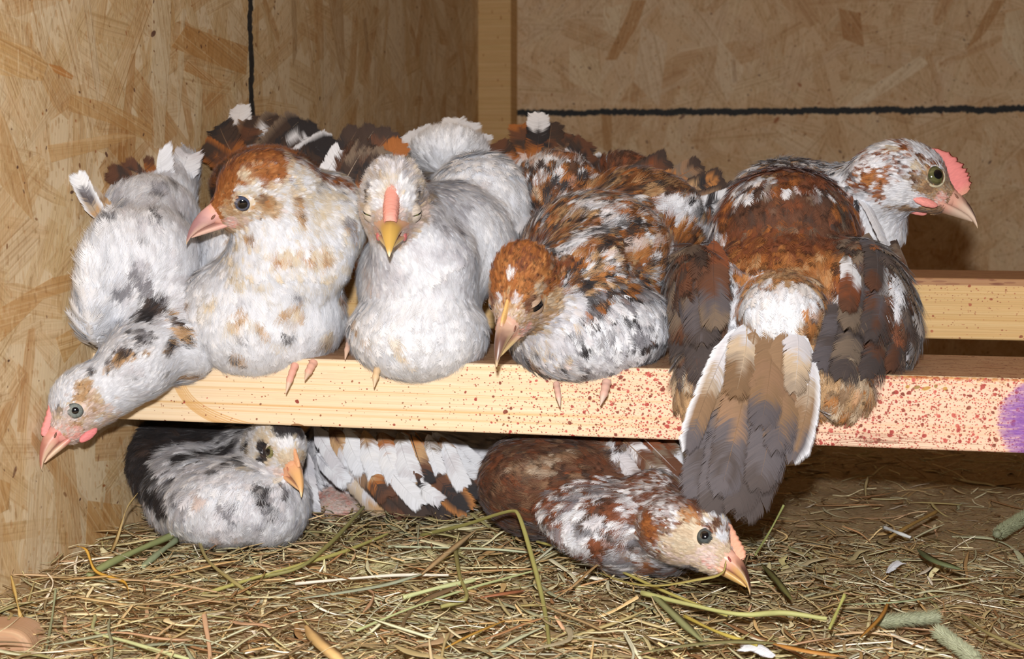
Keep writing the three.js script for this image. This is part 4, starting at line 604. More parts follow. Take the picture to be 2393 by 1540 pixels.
bird({
  label: 'plain white chick dozing in the middle of the bar with its face to the viewer', seed: 303, pal: 'WwWWw', fl: [0.05, 1, 0.15], fluff: 2.4, lift: 3.5,
  parts: [
    ['e', 978, 775, 10, 156, 112, 150, 0, { len: 10, wid: 0.75 }], ['e', 985, 660, 40, 142, 150, 190, 0, { len: 9, wid: 0.7 }], ['e', 1120, 480, 88, 112, 118, 120, -15, { fl: [0.2, 0.9, 0.1], pal: 'WWWw', len: 12, lift: 5, wid: 0.7, tilt: -20 }], ['e', 1090, 570, 70, 115, 120, 190, 0, { fl: [0.2, 0.9, 0.1] }], ['e', 1050, 360, 165, 80, 60, 90, 0, { fl: [0.2, -1, -0.5] }],
  ],
  neck: [[985, 610, 6, 122, { fl: [0.2, 1, 0.1], len: 7, wid: 0.55, pal: 'wWwl' }], [1040, 530, 45, 98, { fl: [0.6, 0.8, 0], len: 7, wid: 0.5, pal: 'lwwg' }]],
  head: {
    at: [917, 496, -30], fwd: [0.03, -0.35, 0.94], up: [0.02, 0.94, 0.34], s: 1.1, pal: 'lwlc', facePal: 'qleq', flen: 7.5, lift: 20, crest: 12, eyeOut: 1.0, eyeBare: 5.8, shut: [0.06, 0.03], lid: [0.60, 0.54, 0.47], skin: [0.74, 0.42, 0.34], nape: 12.5, pupil: 0.5,
    beak: { wide: 1.25, base: [0.68, 0.40, 0.26], mid: [0.55, 0.33, 0.10], ridge: [0.62, 0.40, 0.10], edge: [0.74, 0.55, 0.24], tip: [0.80, 0.68, 0.45] }, nostril: [0.22, 0.05, 0.05],
    comb: { h: 4.4, t: 7.6, teeth: 0, reach: 0.95, wobble: 0.0012, col: [0.80, 0.36, 0.30], seed: 8 }, wattles: [[9.5, -9.2, 5.9, 2.6, 2.2, 1.5, [0.55, 0.17, 0.17], 0.3]],
    marks: [[-10, 20, 0, 9, 'gshl', 0.5], [-3, 19, 6, 6, 'sghl', 0.5], [-1, 12, 11, 4.5, 'sghk', 0.4], [1, 12, 6, 4, 'WWw'], [-14, 8, 11, 5, 'ghls'], [-2, 6.5, 11, 2.6, 'shk'], [-7, -2, 12, 6, 'leqh'], [6, 5.5, 6, 3.6, 'WWw', 0.1]],
  },
  marks: [[880, 370, 850, 420, 22, 'glsh'], [1000, 420, 985, 470, 22, 'lgsh'], [1010, 510, 1040, 540, 16, 'gslw'], [1060, 520, 1075, 545, 12, 'gsl'], [1100, 440, 1130, 430, 8, 'lgq'], [870, 590, 930, 640, 26, 'lgwl'], [860, 630, 880, 690, 12, 'lqw'], [865, 800, 862, 795, 8, 'ctc'], [835, 760, 838, 770, 8, 'ctc'], [915, 790, 912, 785, 8, 'cte'], [940, 820, 930, 815, 12, 'cwe'], [1020, 590, 1080, 600, 18, 'lgw'], [1075, 560, 1090, 610, 12, 'lgw'], [1030, 650, 1000, 690, 12, 'lWw'], [1170, 490, 1185, 520, 8, 'lgs']],
  quills: [
    ['tail_feather', 1010, 420, 170, 950, 312, 205, 56, 'wwwww', {}], ['tail_feather', 1025, 410, 170, 985, 296, 212, 60, 'wwwww', {}], ['tail_feather', 1045, 410, 170, 1025, 300, 214, 66, 'wwwWW', {}], ['tail_feather', 1060, 410, 170, 1062, 275, 218, 70, 'wwwwW', {}], ['tail_feather', 1075, 410, 170, 1100, 285, 214, 66, 'wwwshw', {}], ['tail_feather', 1085, 420, 168, 1128, 312, 210, 62, 'wwwShw', {}], ['tail_feather', 1090, 430, 165, 1145, 345, 205, 58, 'wwwwW', {}], ['wing_feather', 1160, 400, 120, 1235, 560, 60, 60, 'wWwww', { face: [0.4, 0.3, 0.8] }],
  ],
  toes: [[818, 808, 6, 806, 842, -12, 7, [0.74, 0.50, 0.40], [0.72, 0.52, 0.40]], [884, 870, -14, 874, 906, -19, 9, [0.76, 0.56, 0.34], [0.74, 0.58, 0.40]]],
});

bird({
  label: 'mottled orange, black and white chick dozing with its bill lowered, left of the brown tail', seed: 404, pal: 'wwOsk', fl: [0.75, -0.55, 0], laced: 0.45, fluff: 1.0, blend: 0.2, wild: 0.55,
  parts: [
    ['e', 1380, 770, 16, 185, 118, 165, 8, { fl: [0.35, 0.9, 0.1], pal: 'wwlwgks', len: 10, wid: 0.62 }], ['e', 1390, 620, 60, 178, 165, 210, 0, { pal: 'oOkntw', len: 11 }], ['e', 1500, 520, 110, 150, 115, 180, -18, { pal: 'onbOkt', len: 12 }], ['e', 1300, 470, 120, 105, 105, 150, 20, { pal: 'obwknO', len: 12, fl: [0.2, -0.9, -0.4] }], ['e', 1545, 485, 130, 110, 56, 110, -20, { pal: 'nnbmo', len: 12, lift: 5, fl: [0.7, -0.5, -0.4] }],
    ['e', 1465, 412, 150, 66, 46, 80, -10, { pal: 'bnrb', len: 10, fl: [0.6, -0.4, -0.6] }],
  ],
  neck: [[1340, 660, 8, 118, { fl: [0.8, -0.5, 0], len: 8, wid: 0.42, pal: 'oOknwt' }], [1310, 760, -4, 95, { fl: [0.6, 0.6, 0.1], len: 7, wid: 0.5, pal: 'lwgel' }]],
  head: {
    at: [1206, 710, -40], fwd: [-0.33, -0.56, 0.76], up: [-0.16, 0.83, 0.53], s: 1.12, pal: 'oOor', facePal: 'teqt', flen: 7, lift: 12, crest: 12, puff: 1.06, eyeOut: 0.2, eyeBare: 5.6, shut: [0.24, 0.05], lid: [0.42, 0.29, 0.2], iris: [0.02, 0.02, 0.05], pupil: 0.9, skin: [0.74, 0.46, 0.36], nape: 13,
    beak: { base: [0.74, 0.48, 0.38], mid: [0.74, 0.50, 0.36], ridge: [0.17, 0.09, 0.07], edge: [0.70, 0.54, 0.26], tip: [0.72, 0.56, 0.36] }, comb: { h: 1.9, t: 2.0, reach: 0.6, col: [0.78, 0.48, 0.18], col2: [0.76, 0.46, 0.34], seed: 6 },
    marks: [[-8, 13, 7, 10, 'oorO', 0.35], [2, 10, 7, 6, 'ooO'], [-1, 14, 0, 2.2, 'wwl', 0.2], [-8, 16, 0, 2.4, 'wlt', 0.2], [-2, 7, 11, 4, 'tmhh'], [-13, 2, 11, 3.2, 'wwl', 0.2], [-8, -4, 12, 7, 'teht'], [-16, 8, 10, 5, 'rmo'], [5, 4, 9, 3.4, 'bmr'], [8, 8, 4.5, 2.4, 'wlq']],
  },
  marks: [
    [1245, 545, 1330, 620, 18, 'rbmo'], [1250, 600, 1330, 625, 16, 'rbow'], [1340, 480, 1440, 520, 20, 'wlwk'], [1290, 600, 1420, 530, 16, 'wlkw'], [1270, 450, 1310, 560, 17, 'oOtk'], [1250, 490, 1270, 530, 12, 'ksw'], [1400, 580, 1480, 530, 13, 'nkko'], [1480, 600, 1590, 540, 26, 'oOot'], [1450, 560, 1560, 520, 10, 'nko'], [1420, 600, 1530, 560, 15, 'qeqw'], [1330, 640, 1450, 590, 10, 'kno'], [1350, 680, 1420, 640, 10, 'kOk'], [1400, 720, 1470, 660, 14, 'kOn'], [1490, 670, 1560, 640, 12, 'ktno'], [1470, 690, 1560, 680, 15, 'onkO'], [1540, 640, 1600, 600, 13, 'tOkw'],
    [1560, 480, 1640, 560, 24, 'wwlw'], [1600, 500, 1690, 440, 22, 'wwlk'], [1620, 510, 1640, 500, 7, 'kk'], [1400, 790, 1420, 770, 15, 'wws'], [1350, 790, 1365, 810, 13, 'ksw'], [1500, 810, 1520, 790, 10, 'nbk'], [1215, 860, 1260, 865, 13, 'kkw'], [1250, 850, 1275, 880, 12, 'otk'], [1300, 900, 1420, 895, 10, 'kswh'], [1500, 740, 1530, 720, 18, 'wwls'], [1480, 740, 1450, 700, 10, 'ksk'], [1330, 850, 1340, 870, 13, 'lwq'], [1420, 870, 1520, 860, 15, 'wwlw'], [1430, 820, 1400, 850, 10, 'gsw'], [1380, 740, 1410, 730, 9, 'kso'], [1540, 790, 1530, 830, 12, 'wgs'], [1140, 360, 1200, 350, 16, 'wwk'], [1130, 390, 1180, 390, 14, 'oor'], [1190, 380, 1240, 400, 12, 'wsk'], [1250, 380, 1290, 390, 15, 'wwq'], [1230, 410, 1280, 405, 9, 'kk'],
  ],
  quills: [
    ['tail_feather', 1255, 420, 165, 1258, 262, 215, 60, 'wOokkwW', {}], ['tail_feather', 1235, 420, 165, 1215, 290, 210, 66, 'wqonbo', {}], ['tail_feather', 1270, 420, 165, 1290, 285, 212, 70, 'oymkbnn', { rachis: 'm' }], ['tail_feather', 1285, 425, 165, 1330, 312, 208, 70, 'ooymnb', { edge: 'n' }], ['tail_feather', 1300, 430, 165, 1372, 330, 205, 66, 'nOkwknb', {}], ['tail_feather', 1315, 440, 165, 1412, 372, 205, 50, 'wkkkmn', { edge: 'w' }], ['tail_feather', 1300, 440, 160, 1385, 360, 196, 56, 'wOkwkb', {}], ['tail_feather', 1220, 430, 160, 1160, 332, 196, 62, 'wwonb', {}], ['tail_feather', 1200, 440, 155, 1125, 385, 185, 54, 'kwoon', {}],
    ['wing_feather', 1440, 440, 112, 1560, 372, 140, 62, 'bnbrbn', { edge: 'n' }], ['wing_feather', 1500, 460, 106, 1640, 384, 136, 58, 'onkOymn', { rachis: 'o' }], ['wing_feather', 1530, 480, 104, 1690, 412, 132, 58, 'kontkOn', { edge: 'n' }], ['wing_feather', 1550, 500, 100, 1722, 440, 128, 50, 'nOkmnk', { edge: 'n' }], ['wing_feather', 1590, 500, 96, 1740, 452, 124, 52, 'kwkwww', {}], ['wing_feather', 1560, 470, 125, 1610, 455, 130, 26, 'wwwww', { bow: 6 }],
  ],
  toes: [[1300, 912, -14, 1309, 952, -20, 8, [0.72, 0.46, 0.38], [0.74, 0.58, 0.48]], [1418, 908, -13, 1403, 948, -19, 11, [0.72, 0.46, 0.38], [0.70, 0.54, 0.46]]],
});

bird({
  label: 'brown and white pullet with a pink comb seen from behind, tail hanging over the bar', seed: 505, pal: 'bbnry', fl: [0, 1, 0.25], fluff: 0.7, laced: 0.3, blend: 0.4, wild: 0.45,
  parts: [
    ['e', 1835, 560, 70, 165, 165, 160, 0, { pal: 'rbor', len: 12, wid: 0.6 }], ['e', 1850, 700, 42, 215, 165, 170, 0, { pal: 'bryb', len: 13 }], ['e', 1830, 730, 0, 95, 90, 90, 0, { pal: 'ttOe', len: 11, wid: 0.6 }],
    ['e', 1640, 730, 22, 72, 160, 130, 6, { pal: 'fybyb', len: 16, lift: 4, wid: 0.6 }], ['e', 2030, 715, 26, 100, 158, 130, 22, { pal: 'fyyyf', len: 16, lift: 4, wid: 0.6 }], ['e', 1860, 460, 105, 140, 80, 120, -8, { pal: 'nwbwt', len: 11, fl: [0.1, 1, 0.2] }],
    ['c', 1950, 860, 34, 82, 1700, 880, 34, 92, { pal: 'ttce', len: 13, fl: [0, 1, 0.1] }], ['e', 1628, 905, -4, 50, 88, 44, 8, { pal: 'ttec', len: 12, fl: [0, 1, 0.1] }], ['e', 1950, 888, -4, 92, 70, 50, -34, { pal: 'tdOe', len: 12, fl: [-0.5, 1, 0.1] }], ['e', 1800, 870, 14, 110, 120, 90, 0, { pal: 'teth', len: 14 }], ['c', 2010, 500, 95, 62, 2060, 540, 90, 40, { pal: 'wwwl', len: 8 }],
  ],
  neck: [[1930, 480, 95, 72, { fl: [-0.85, 0.4, 0.1], len: 8, wid: 0.4, pal: 'wwkw' }], [2050, 530, 88, 48, { fl: [-0.2, 1, 0], len: 6.5, wid: 0.5, pal: 'wwwl' }]],
  head: {
    at: [2163, 424, 72], fwd: [0.92, -0.39, 0.0], up: [0.38, 0.90, -0.2], s: 1.12, pal: 'wrwo', facePal: 'mthm', flen: 5.2, iris: [0.10, 0.105, 0.045], pupil: 0.44, eyeScale: 1.16, lid: [0.52, 0.48, 0.34], skin: [0.66, 0.36, 0.28], nape: 12,
    beak: { base: [0.70, 0.38, 0.30], mid: [0.68, 0.42, 0.32], ridge: [0.075, 0.03, 0.03], edge: [0.64, 0.50, 0.40], tip: [0.60, 0.46, 0.30] },
    comb: { h: 12.5, t: 3.4, teeth: 9, reach: 0.98, skew: 1.05, col: [0.80, 0.265, 0.255], col2: [0.74, 0.36, 0.26], seed: 2 }, wattles: [[1.5, -13.2, 7.2, 6.4, 2.2, 1.5, [0.76, 0.29, 0.26], 0.1]],
    marks: [[8, 10, 0, 5, 'rro', 0.3], [13, 5, 6, 4, 'ooO', 0.3], [2, 14, 0, 5, 'rrb'], [-8, 15, 0, 6, 'wwrw'], [-2, 9, 9, 4, 'wlwr'], [-11, 9, 10, 4.4, 'wwlw'], [3, 6.6, 10.5, 2.6, 'wlw'], [-10, 3.5, 11, 2.6, 'bmb'], [-16, 0, 11, 3.4, 'bmb'], [-11, -8, 11, 4, 'mbh'], [-4, -3, 11, 3, 'mth'], [5, -5, 10, 5, 'mtht'], [-2, -14, 7, 5, 'Wlw'], [-12, -14, 8, 7, 'WWw'], [-11, -1, 11.8, 3.4, 'ccWW', 0.1], [-24, 2, 10, 4, 'Ooc'], [-30, 8, 8, 8, 'wWw']],
  },
  marks: [
    [1745, 470, 1945, 480, 32, 'nwby'], [1770, 400, 1960, 395, 20, 'wnwt'], [1735, 440, 1800, 420, 18, 'wwbt'], [1960, 420, 2050, 560, 15, 'wwwW'], [1950, 460, 2030, 600, 16, 'nyno'], [1740, 500, 1940, 520, 40, 'bbrn'], [1730, 590, 1940, 620, 60, 'rorO'], [1750, 640, 1920, 650, 34, 'oOot'], [1775, 640, 1740, 690, 18, 'wlOw'], [1650, 530, 1690, 470, 26, 'wwlw'], [1655, 500, 1690, 560, 15, 'wwlw'], [1690, 560, 1712, 700, 12, 'wwOl'], [1640, 600, 1600, 680, 34, 'brbn'], [1600, 740, 1620, 860, 44, 'fyab'], [1690, 620, 1715, 760, 18, 'wwlw'], [1650, 660, 1660, 720, 24, 'byfr'],
    [1755, 712, 1880, 712, 42, 'WWWw', { fade: 0.25 }], [1790, 745, 1850, 755, 32, 'WWWw', { fade: 0.25 }], [1775, 665, 1800, 680, 14, 'wOw'], [1720, 690, 1725, 770, 15, 'wwlw'], [1880, 770, 1900, 750, 26, 'tmhO'], [1960, 580, 2040, 620, 22, 'nyby'], [1975, 660, 1985, 710, 17, 'wwlW'], [2010, 640, 2050, 680, 34, 'fyab'], [1950, 760, 2040, 740, 40, 'fsyf'], [1960, 850, 2060, 840, 24, 'ynyy'], [2090, 660, 2080, 720, 14, 'wwlW'], [2060, 760, 2100, 780, 26, 'bryb'], [2110, 640, 2130, 760, 20, 'nybw'], [1930, 560, 1960, 650, 16, 'rob'], [1930, 600, 1920, 720, 18, 'OrtO'], [1960, 500, 2060, 650, 18, 'nyno'],
    [2040, 480, 2070, 560, 28, 'WwWw'], [1990, 395, 2060, 380, 12, 'wwlw'], [2030, 420, 2050, 405, 12, 'OoO', { fade: 0.2 }], [2010, 460, 2030, 450, 10, 'kww'], [1985, 400, 2010, 420, 8, 'nws'],
  ],
  quills: [
    ['tail_feather', 1725, 770, -12, 1622, 1172, -38, 104, 'hddaafa', { edge: 'a', bow: 6, blunt: 0.4 }], ['tail_feather', 1745, 770, -15, 1665, 1204, -42, 104, 'hddaaf', { bow: 6, blunt: 0.4 }], ['tail_feather', 1870, 770, -12, 1738, 1218, -40, 110, 'hddaaff', { bow: 6, blunt: 0.4 }], ['tail_feather', 1850, 770, -16, 1712, 1200, -45, 110, 'ddmdaff', { bow: 7, blunt: 0.45 }], ['tail_feather', 1835, 770, -19, 1770, 1150, -46, 100, 'ddhmaaf', { bow: 7, rachis: 'd', blunt: 0.5 }], ['tail_feather', 1765, 770, -18, 1682, 1160, -47, 100, 'dhdmafa', { bow: 7, rachis: 'd', blunt: 0.5 }], ['tail_feather', 1872, 765, -14, 1848, 1085, -46, 62, 'wlhdda', { edge: 'w', edgeSide: 1, bow: 6, side: 7, blunt: 0.3 }], ['tail_feather', 1722, 765, -14, 1604, 1060, -44, 58, 'wlhdda', { edge: 'w', edgeSide: -1, bow: 6, side: -4, blunt: 0.3 }],
    ['tail_covert', 1805, 755, -7, 1778, 1000, -49, 92, 'hddmda', { bow: 6, blunt: 0.6, rachis: 'd' }], ['tail_covert', 1745, 755, -7, 1718, 930, -46, 86, 'wlehdd', { bow: 6, blunt: 0.6, rachis: 'e' }], ['tail_covert', 1858, 755, -7, 1856, 920, -42, 70, 'wlleh', { bow: 6, blunt: 0.6, rachis: 'l' }], ['tail_covert', 1830, 765, -7, 1815, 1060, -50, 92, 'dhdmda', { bow: 7, blunt: 0.6, rachis: 'd' }],
    ['wing_feather', 1606, 640, 32, 1612, 885, -12, 88, 'yfbffy', { face: [-0.6, 0.1, 0.8], bow: 7 }], ['wing_feather', 1640, 640, 26, 1650, 896, -22, 92, 'byfyff', { face: [-0.3, 0.1, 0.95], bow: 6 }], ['wing_feather', 1604, 570, 34, 1604, 800, -8, 80, 'bybfyb', { face: [-0.6, 0.1, 0.8], bow: 7 }], ['wing_feather', 1648, 570, 24, 1640, 806, -22, 88, 'brbyaf', { face: [-0.3, 0.1, 0.95], bow: 6 }], ['wing_feather', 1668, 560, 20, 1672, 770, -26, 74, 'rrbbay', { face: [-0.2, 0.1, 0.95], bow: 6 }],
    ['wing_feather', 2112, 640, 36, 2122, 846, 8, 48, 'byywl', { face: [0.8, 0.1, 0.6], edge: 'W', edgeSide: 1 }], ['wing_feather', 2090, 640, 34, 2080, 872, -4, 84, 'nybyfb', { face: [0.65, 0.1, 0.75], bow: 7 }], ['wing_feather', 2060, 650, 28, 2025, 890, -14, 92, 'byfybf', { face: [0.5, 0.1, 0.85], bow: 7 }], ['wing_feather', 2010, 650, 22, 1965, 890, -22, 96, 'fyafyf', { face: [0.3, 0.1, 0.95], bow: 6 }], ['wing_feather', 1980, 660, 20, 1920, 868, -24, 84, 'yafafa', { face: [0.2, 0.1, 0.95], bow: 6 }], ['wing_feather', 2095, 560, 38, 2085, 780, -2, 86, 'nybyyb', { face: [0.65, 0.2, 0.75], bow: 7 }], ['wing_feather', 2050, 570, 26, 2035, 800, -20, 96, 'fbyabf', { face: [0.4, 0.15, 0.9], bow: 7 }], ['wing_feather', 2000, 580, 18, 1985, 770, -26, 84, 'bbyafy', { face: [0.25, 0.15, 0.95], bow: 6 }], ['wing_feather', 1985, 590, 10, 1978, 730, -28, 56, 'ywwrb', { face: [0.2, 0.3, 0.9] }], ['wing_feather', 2030, 545, 24, 2045, 680, -16, 74, 'yaffb', { face: [0.4, 0.3, 0.9], edge: 'w', edgeSide: 1 }],
    ['wing_feather', 1770, 395, 95, 1752, 445, 80, 40, 'wnbw', {}], ['wing_feather', 1960, 400, 85, 2075, 590, 40, 34, 'lwwww', { face: [0.5, 0.4, 0.8] }], ['wing_feather', 1975, 380, 95, 2030, 480, 70, 36, 'wlwww', { face: [0.4, 0.5, 0.8] }],
  ],
});

// ───────────── the birds lying in the hay under the bar ─────────────
bird({
  label: 'black-backed chick with white breast and cream face lying under the left end of the bar', seed: 606, pal: 'wwlwg', fl: [-0.2, 1, 0.1], fluff: 2.2, blend: 0.3, lift: 3.5,
  parts: [
    ['e', 545, 1170, 16, 150, 96, 150, 5, { len: 11, wid: 0.75, pal: 'wwlwl' }], ['e', 470, 1150, 44, 118, 110, 170, 0, { pal: 'wwlg', len: 11, fl: [-0.5, 0.8, 0] }], ['e', 440, 1075, 84, 118, 90, 180, 0, { pal: 'kknk', len: 12, fl: [-0.8, 0.5, -0.3], lift: 5 }], ['e', 375, 1090, 74, 52, 90, 110, 10, { pal: 'kkkn', len: 13, fl: [-0.4, 0.9, 0], lift: 5 }], ['e', 560, 1080, 84, 130, 90, 150, 0, { pal: 'wkwk', len: 8 }],
    ['e', 650, 1180, 22, 62, 80, 100, 0, { len: 10, wid: 0.7, pal: 'wlwg' }],
  ],
  neck: [[570, 1070, 49, 62, { fl: [-0.9, 0.3, 0], len: 6.5, wid: 0.4, pal: 'wkws' }]],
  head: {
    at: [668, 1060, 14], fwd: [0.50, -0.36, 0.79], up: [0.30, 0.92, 0.22], s: 0.97, pal: 'wcwc', facePal: 'cecw', flen: 5, iris: [0.17, 0.165, 0.06], pupil: 0.42, lid: [0.55, 0.52, 0.34], skin: [0.78, 0.42, 0.25], nape: 11,
    beak: { base: [0.80, 0.42, 0.24], mid: [0.80, 0.45, 0.24], ridge: [0.78, 0.46, 0.20], edge: [0.78, 0.48, 0.24], tip: [0.84, 0.66, 0.36] }, comb: { h: 2.0, t: 2.6, reach: 0.6, col: [0.82, 0.44, 0.24], seed: 12 }, nostril: [0.5, 0.2, 0.12],
    marks: [[4, 9, 5, 5, 'Wwl'], [-2, 12.5, 2, 6.5, 'kkkn', 0.25], [-8, 14, 3, 7, 'kkkn', 0.25], [-2.5, -4, 11.5, 4.4, 'knkk', 0.2], [-6, 1, 12, 3.4, 'kknk', 0.2], [-11, -6, 11, 6, 'ccw'], [-12, 4, 10, 5, 'wcc'], [-16, 10, 9, 3, 'wk']],
  },
  marks: [[345, 1040, 500, 1015, 50, 'kkkn', { fade: 0.2 }], [350, 1110, 385, 1180, 30, 'kkkk', { fade: 0.2 }], [480, 1060, 540, 1045, 24, 'kwkk'], [420, 1080, 470, 1070, 26, 'kkwk'], [560, 1010, 590, 1060, 12, 'kws'], [580, 1040, 560, 1080, 13, 'kkw'], [540, 1080, 520, 1090, 9, 'ksw'], [535, 1020, 570, 1000, 9, 'kws'], [600, 1140, 610, 1150, 9, 'ks'], [615, 1150, 620, 1165, 15, 'kkks'], [655, 1135, 665, 1155, 10, 'kks'], [530, 1095, 500, 1105, 7, 'ks'], [400, 1130, 430, 1115, 14, 'gskw'], [415, 1165, 425, 1185, 13, 'gsk'], [530, 1180, 545, 1195, 15, 'ssgl'], [540, 1215, 550, 1205, 8, 'sgk'], [620, 1190, 632, 1188, 8, 'sk'], [605, 1215, 612, 1225, 10, 'gsw'], [560, 1090, 585, 1100, 12, 'wkcw'], [470, 1080, 440, 1090, 14, 'wgkw'], [500, 1240, 540, 1250, 22, 'lqwl'], [460, 1160, 480, 1190, 10, 'qwe'], [600, 1030, 585, 1010, 8, 'kw']],
  quills: [['wing_feather', 400, 1010, 74, 330, 1170, 74, 60, 'kkknk', { face: [-0.6, 0.3, 0.7] }], ['wing_feather', 420, 1000, 64, 360, 1190, 60, 60, 'kknkk', { face: [-0.5, 0.3, 0.8] }], ['wing_feather', 380, 1000, 89, 318, 1120, 94, 50, 'kknnk', { face: [-0.7, 0.3, 0.6] }]],
});

bird({
  label: 'brown and white chick under the middle of the bar showing only its folded wing', seed: 707, pal: 'wlwe', fl: [0.7, 0.7, 0], fluff: 1.0, density: 0.8,
  parts: [['e', 930, 1080, 165, 190, 105, 190, -8, { pal: 'wlwtg', len: 12 }], ['e', 800, 1060, 165, 90, 95, 150, 0, { pal: 'wlwg', len: 12 }], ['e', 1090, 1060, 185, 100, 70, 140, 0, { pal: 'wwlg', len: 11, fl: [0.8, -0.2, 0] }], ['e', 800, 1190, 119, 46, 22, 50, 16, { pal: 'pqqe', len: 2, wid: 0.3, bias: 0.001 }], ['e', 770, 1178, 123, 26, 26, 40, 0, { pal: 'qpq', len: 2, wid: 0.3 }], ['e', 745, 1130, 145, 32, 60, 70, 0, { pal: 'wlgk', len: 9 }]],
  quills: [
    ['wing_feather', 735, 1000, 99, 905, 1200, 99, 64, 'wwllelt', { edge: 'h', bow: 8 }], ['wing_feather', 760, 1000, 95, 960, 1205, 95, 66, 'wlwmnnb', { rachis: 'h', bow: 8 }], ['wing_feather', 800, 1000, 93, 1000, 1208, 95, 66, 'wtwnbnn', { rachis: 'O', bow: 8 }], ['wing_feather', 880, 1010, 95, 1060, 1205, 99, 70, 'mOwnnkn', { rachis: 'm', bow: 8 }], ['wing_feather', 930, 1010, 95, 1095, 1195, 101, 70, 'wlOnbkk', { edge: 'O', bow: 8 }], ['wing_feather', 970, 1010, 97, 1110, 1170, 105, 62, 'yoOnnk', { rachis: 'O', bow: 7 }], ['wing_feather', 1010, 1010, 101, 1120, 1140, 113, 56, 'wlwwwb', { bow: 7 }], ['wing_feather', 1040, 1020, 109, 1150, 1120, 119, 46, 'glwwl', {}],
    ['wing_covert', 735, 995, 91, 800, 1095, 87, 44, 'llwll', { bow: 6 }], ['wing_covert', 770, 995, 89, 830, 1085, 85, 46, 'mbtlw', { bow: 6 }], ['wing_covert', 805, 1000, 88, 850, 1105, 83, 52, 'wWwww', { bow: 6 }], ['wing_covert', 850, 1005, 87, 885, 1115, 82, 54, 'tmwWww', { bow: 6 }], ['wing_covert', 890, 1010, 87, 930, 1125, 82, 56, 'mowWww', { bow: 6 }], ['wing_covert', 930, 1010, 87, 968, 1130, 83, 58, 'ywlwlw', { bow: 6 }], ['wing_covert', 960, 1015, 89, 1000, 1130, 85, 46, 'mOtmbk', { bow: 6, rachis: 'k' }], ['wing_covert', 1000, 1015, 91, 1025, 1105, 89, 44, 'lywww', { bow: 6 }], ['wing_covert', 1030, 1020, 97, 1085, 1140, 95, 46, 'mwlww', { bow: 6 }], ['wing_covert', 905, 1090, 83, 985, 1180, 83, 50, 'owwww', { bow: 5 }], ['wing_covert', 960, 1120, 85, 1030, 1172, 85, 40, 'tkwwl', { bow: 5 }], ['wing_covert', 860, 1100, 83, 905, 1160, 82, 52, 'ntonb', { bow: 5 }], ['wing_covert', 740, 1060, 91, 812, 1130, 87, 44, 'wgwlw', { bow: 5 }],
    ['tail_feather', 712, 1050, 105, 738, 1212, 93, 36, 'lglwg', {}],
  ],
});

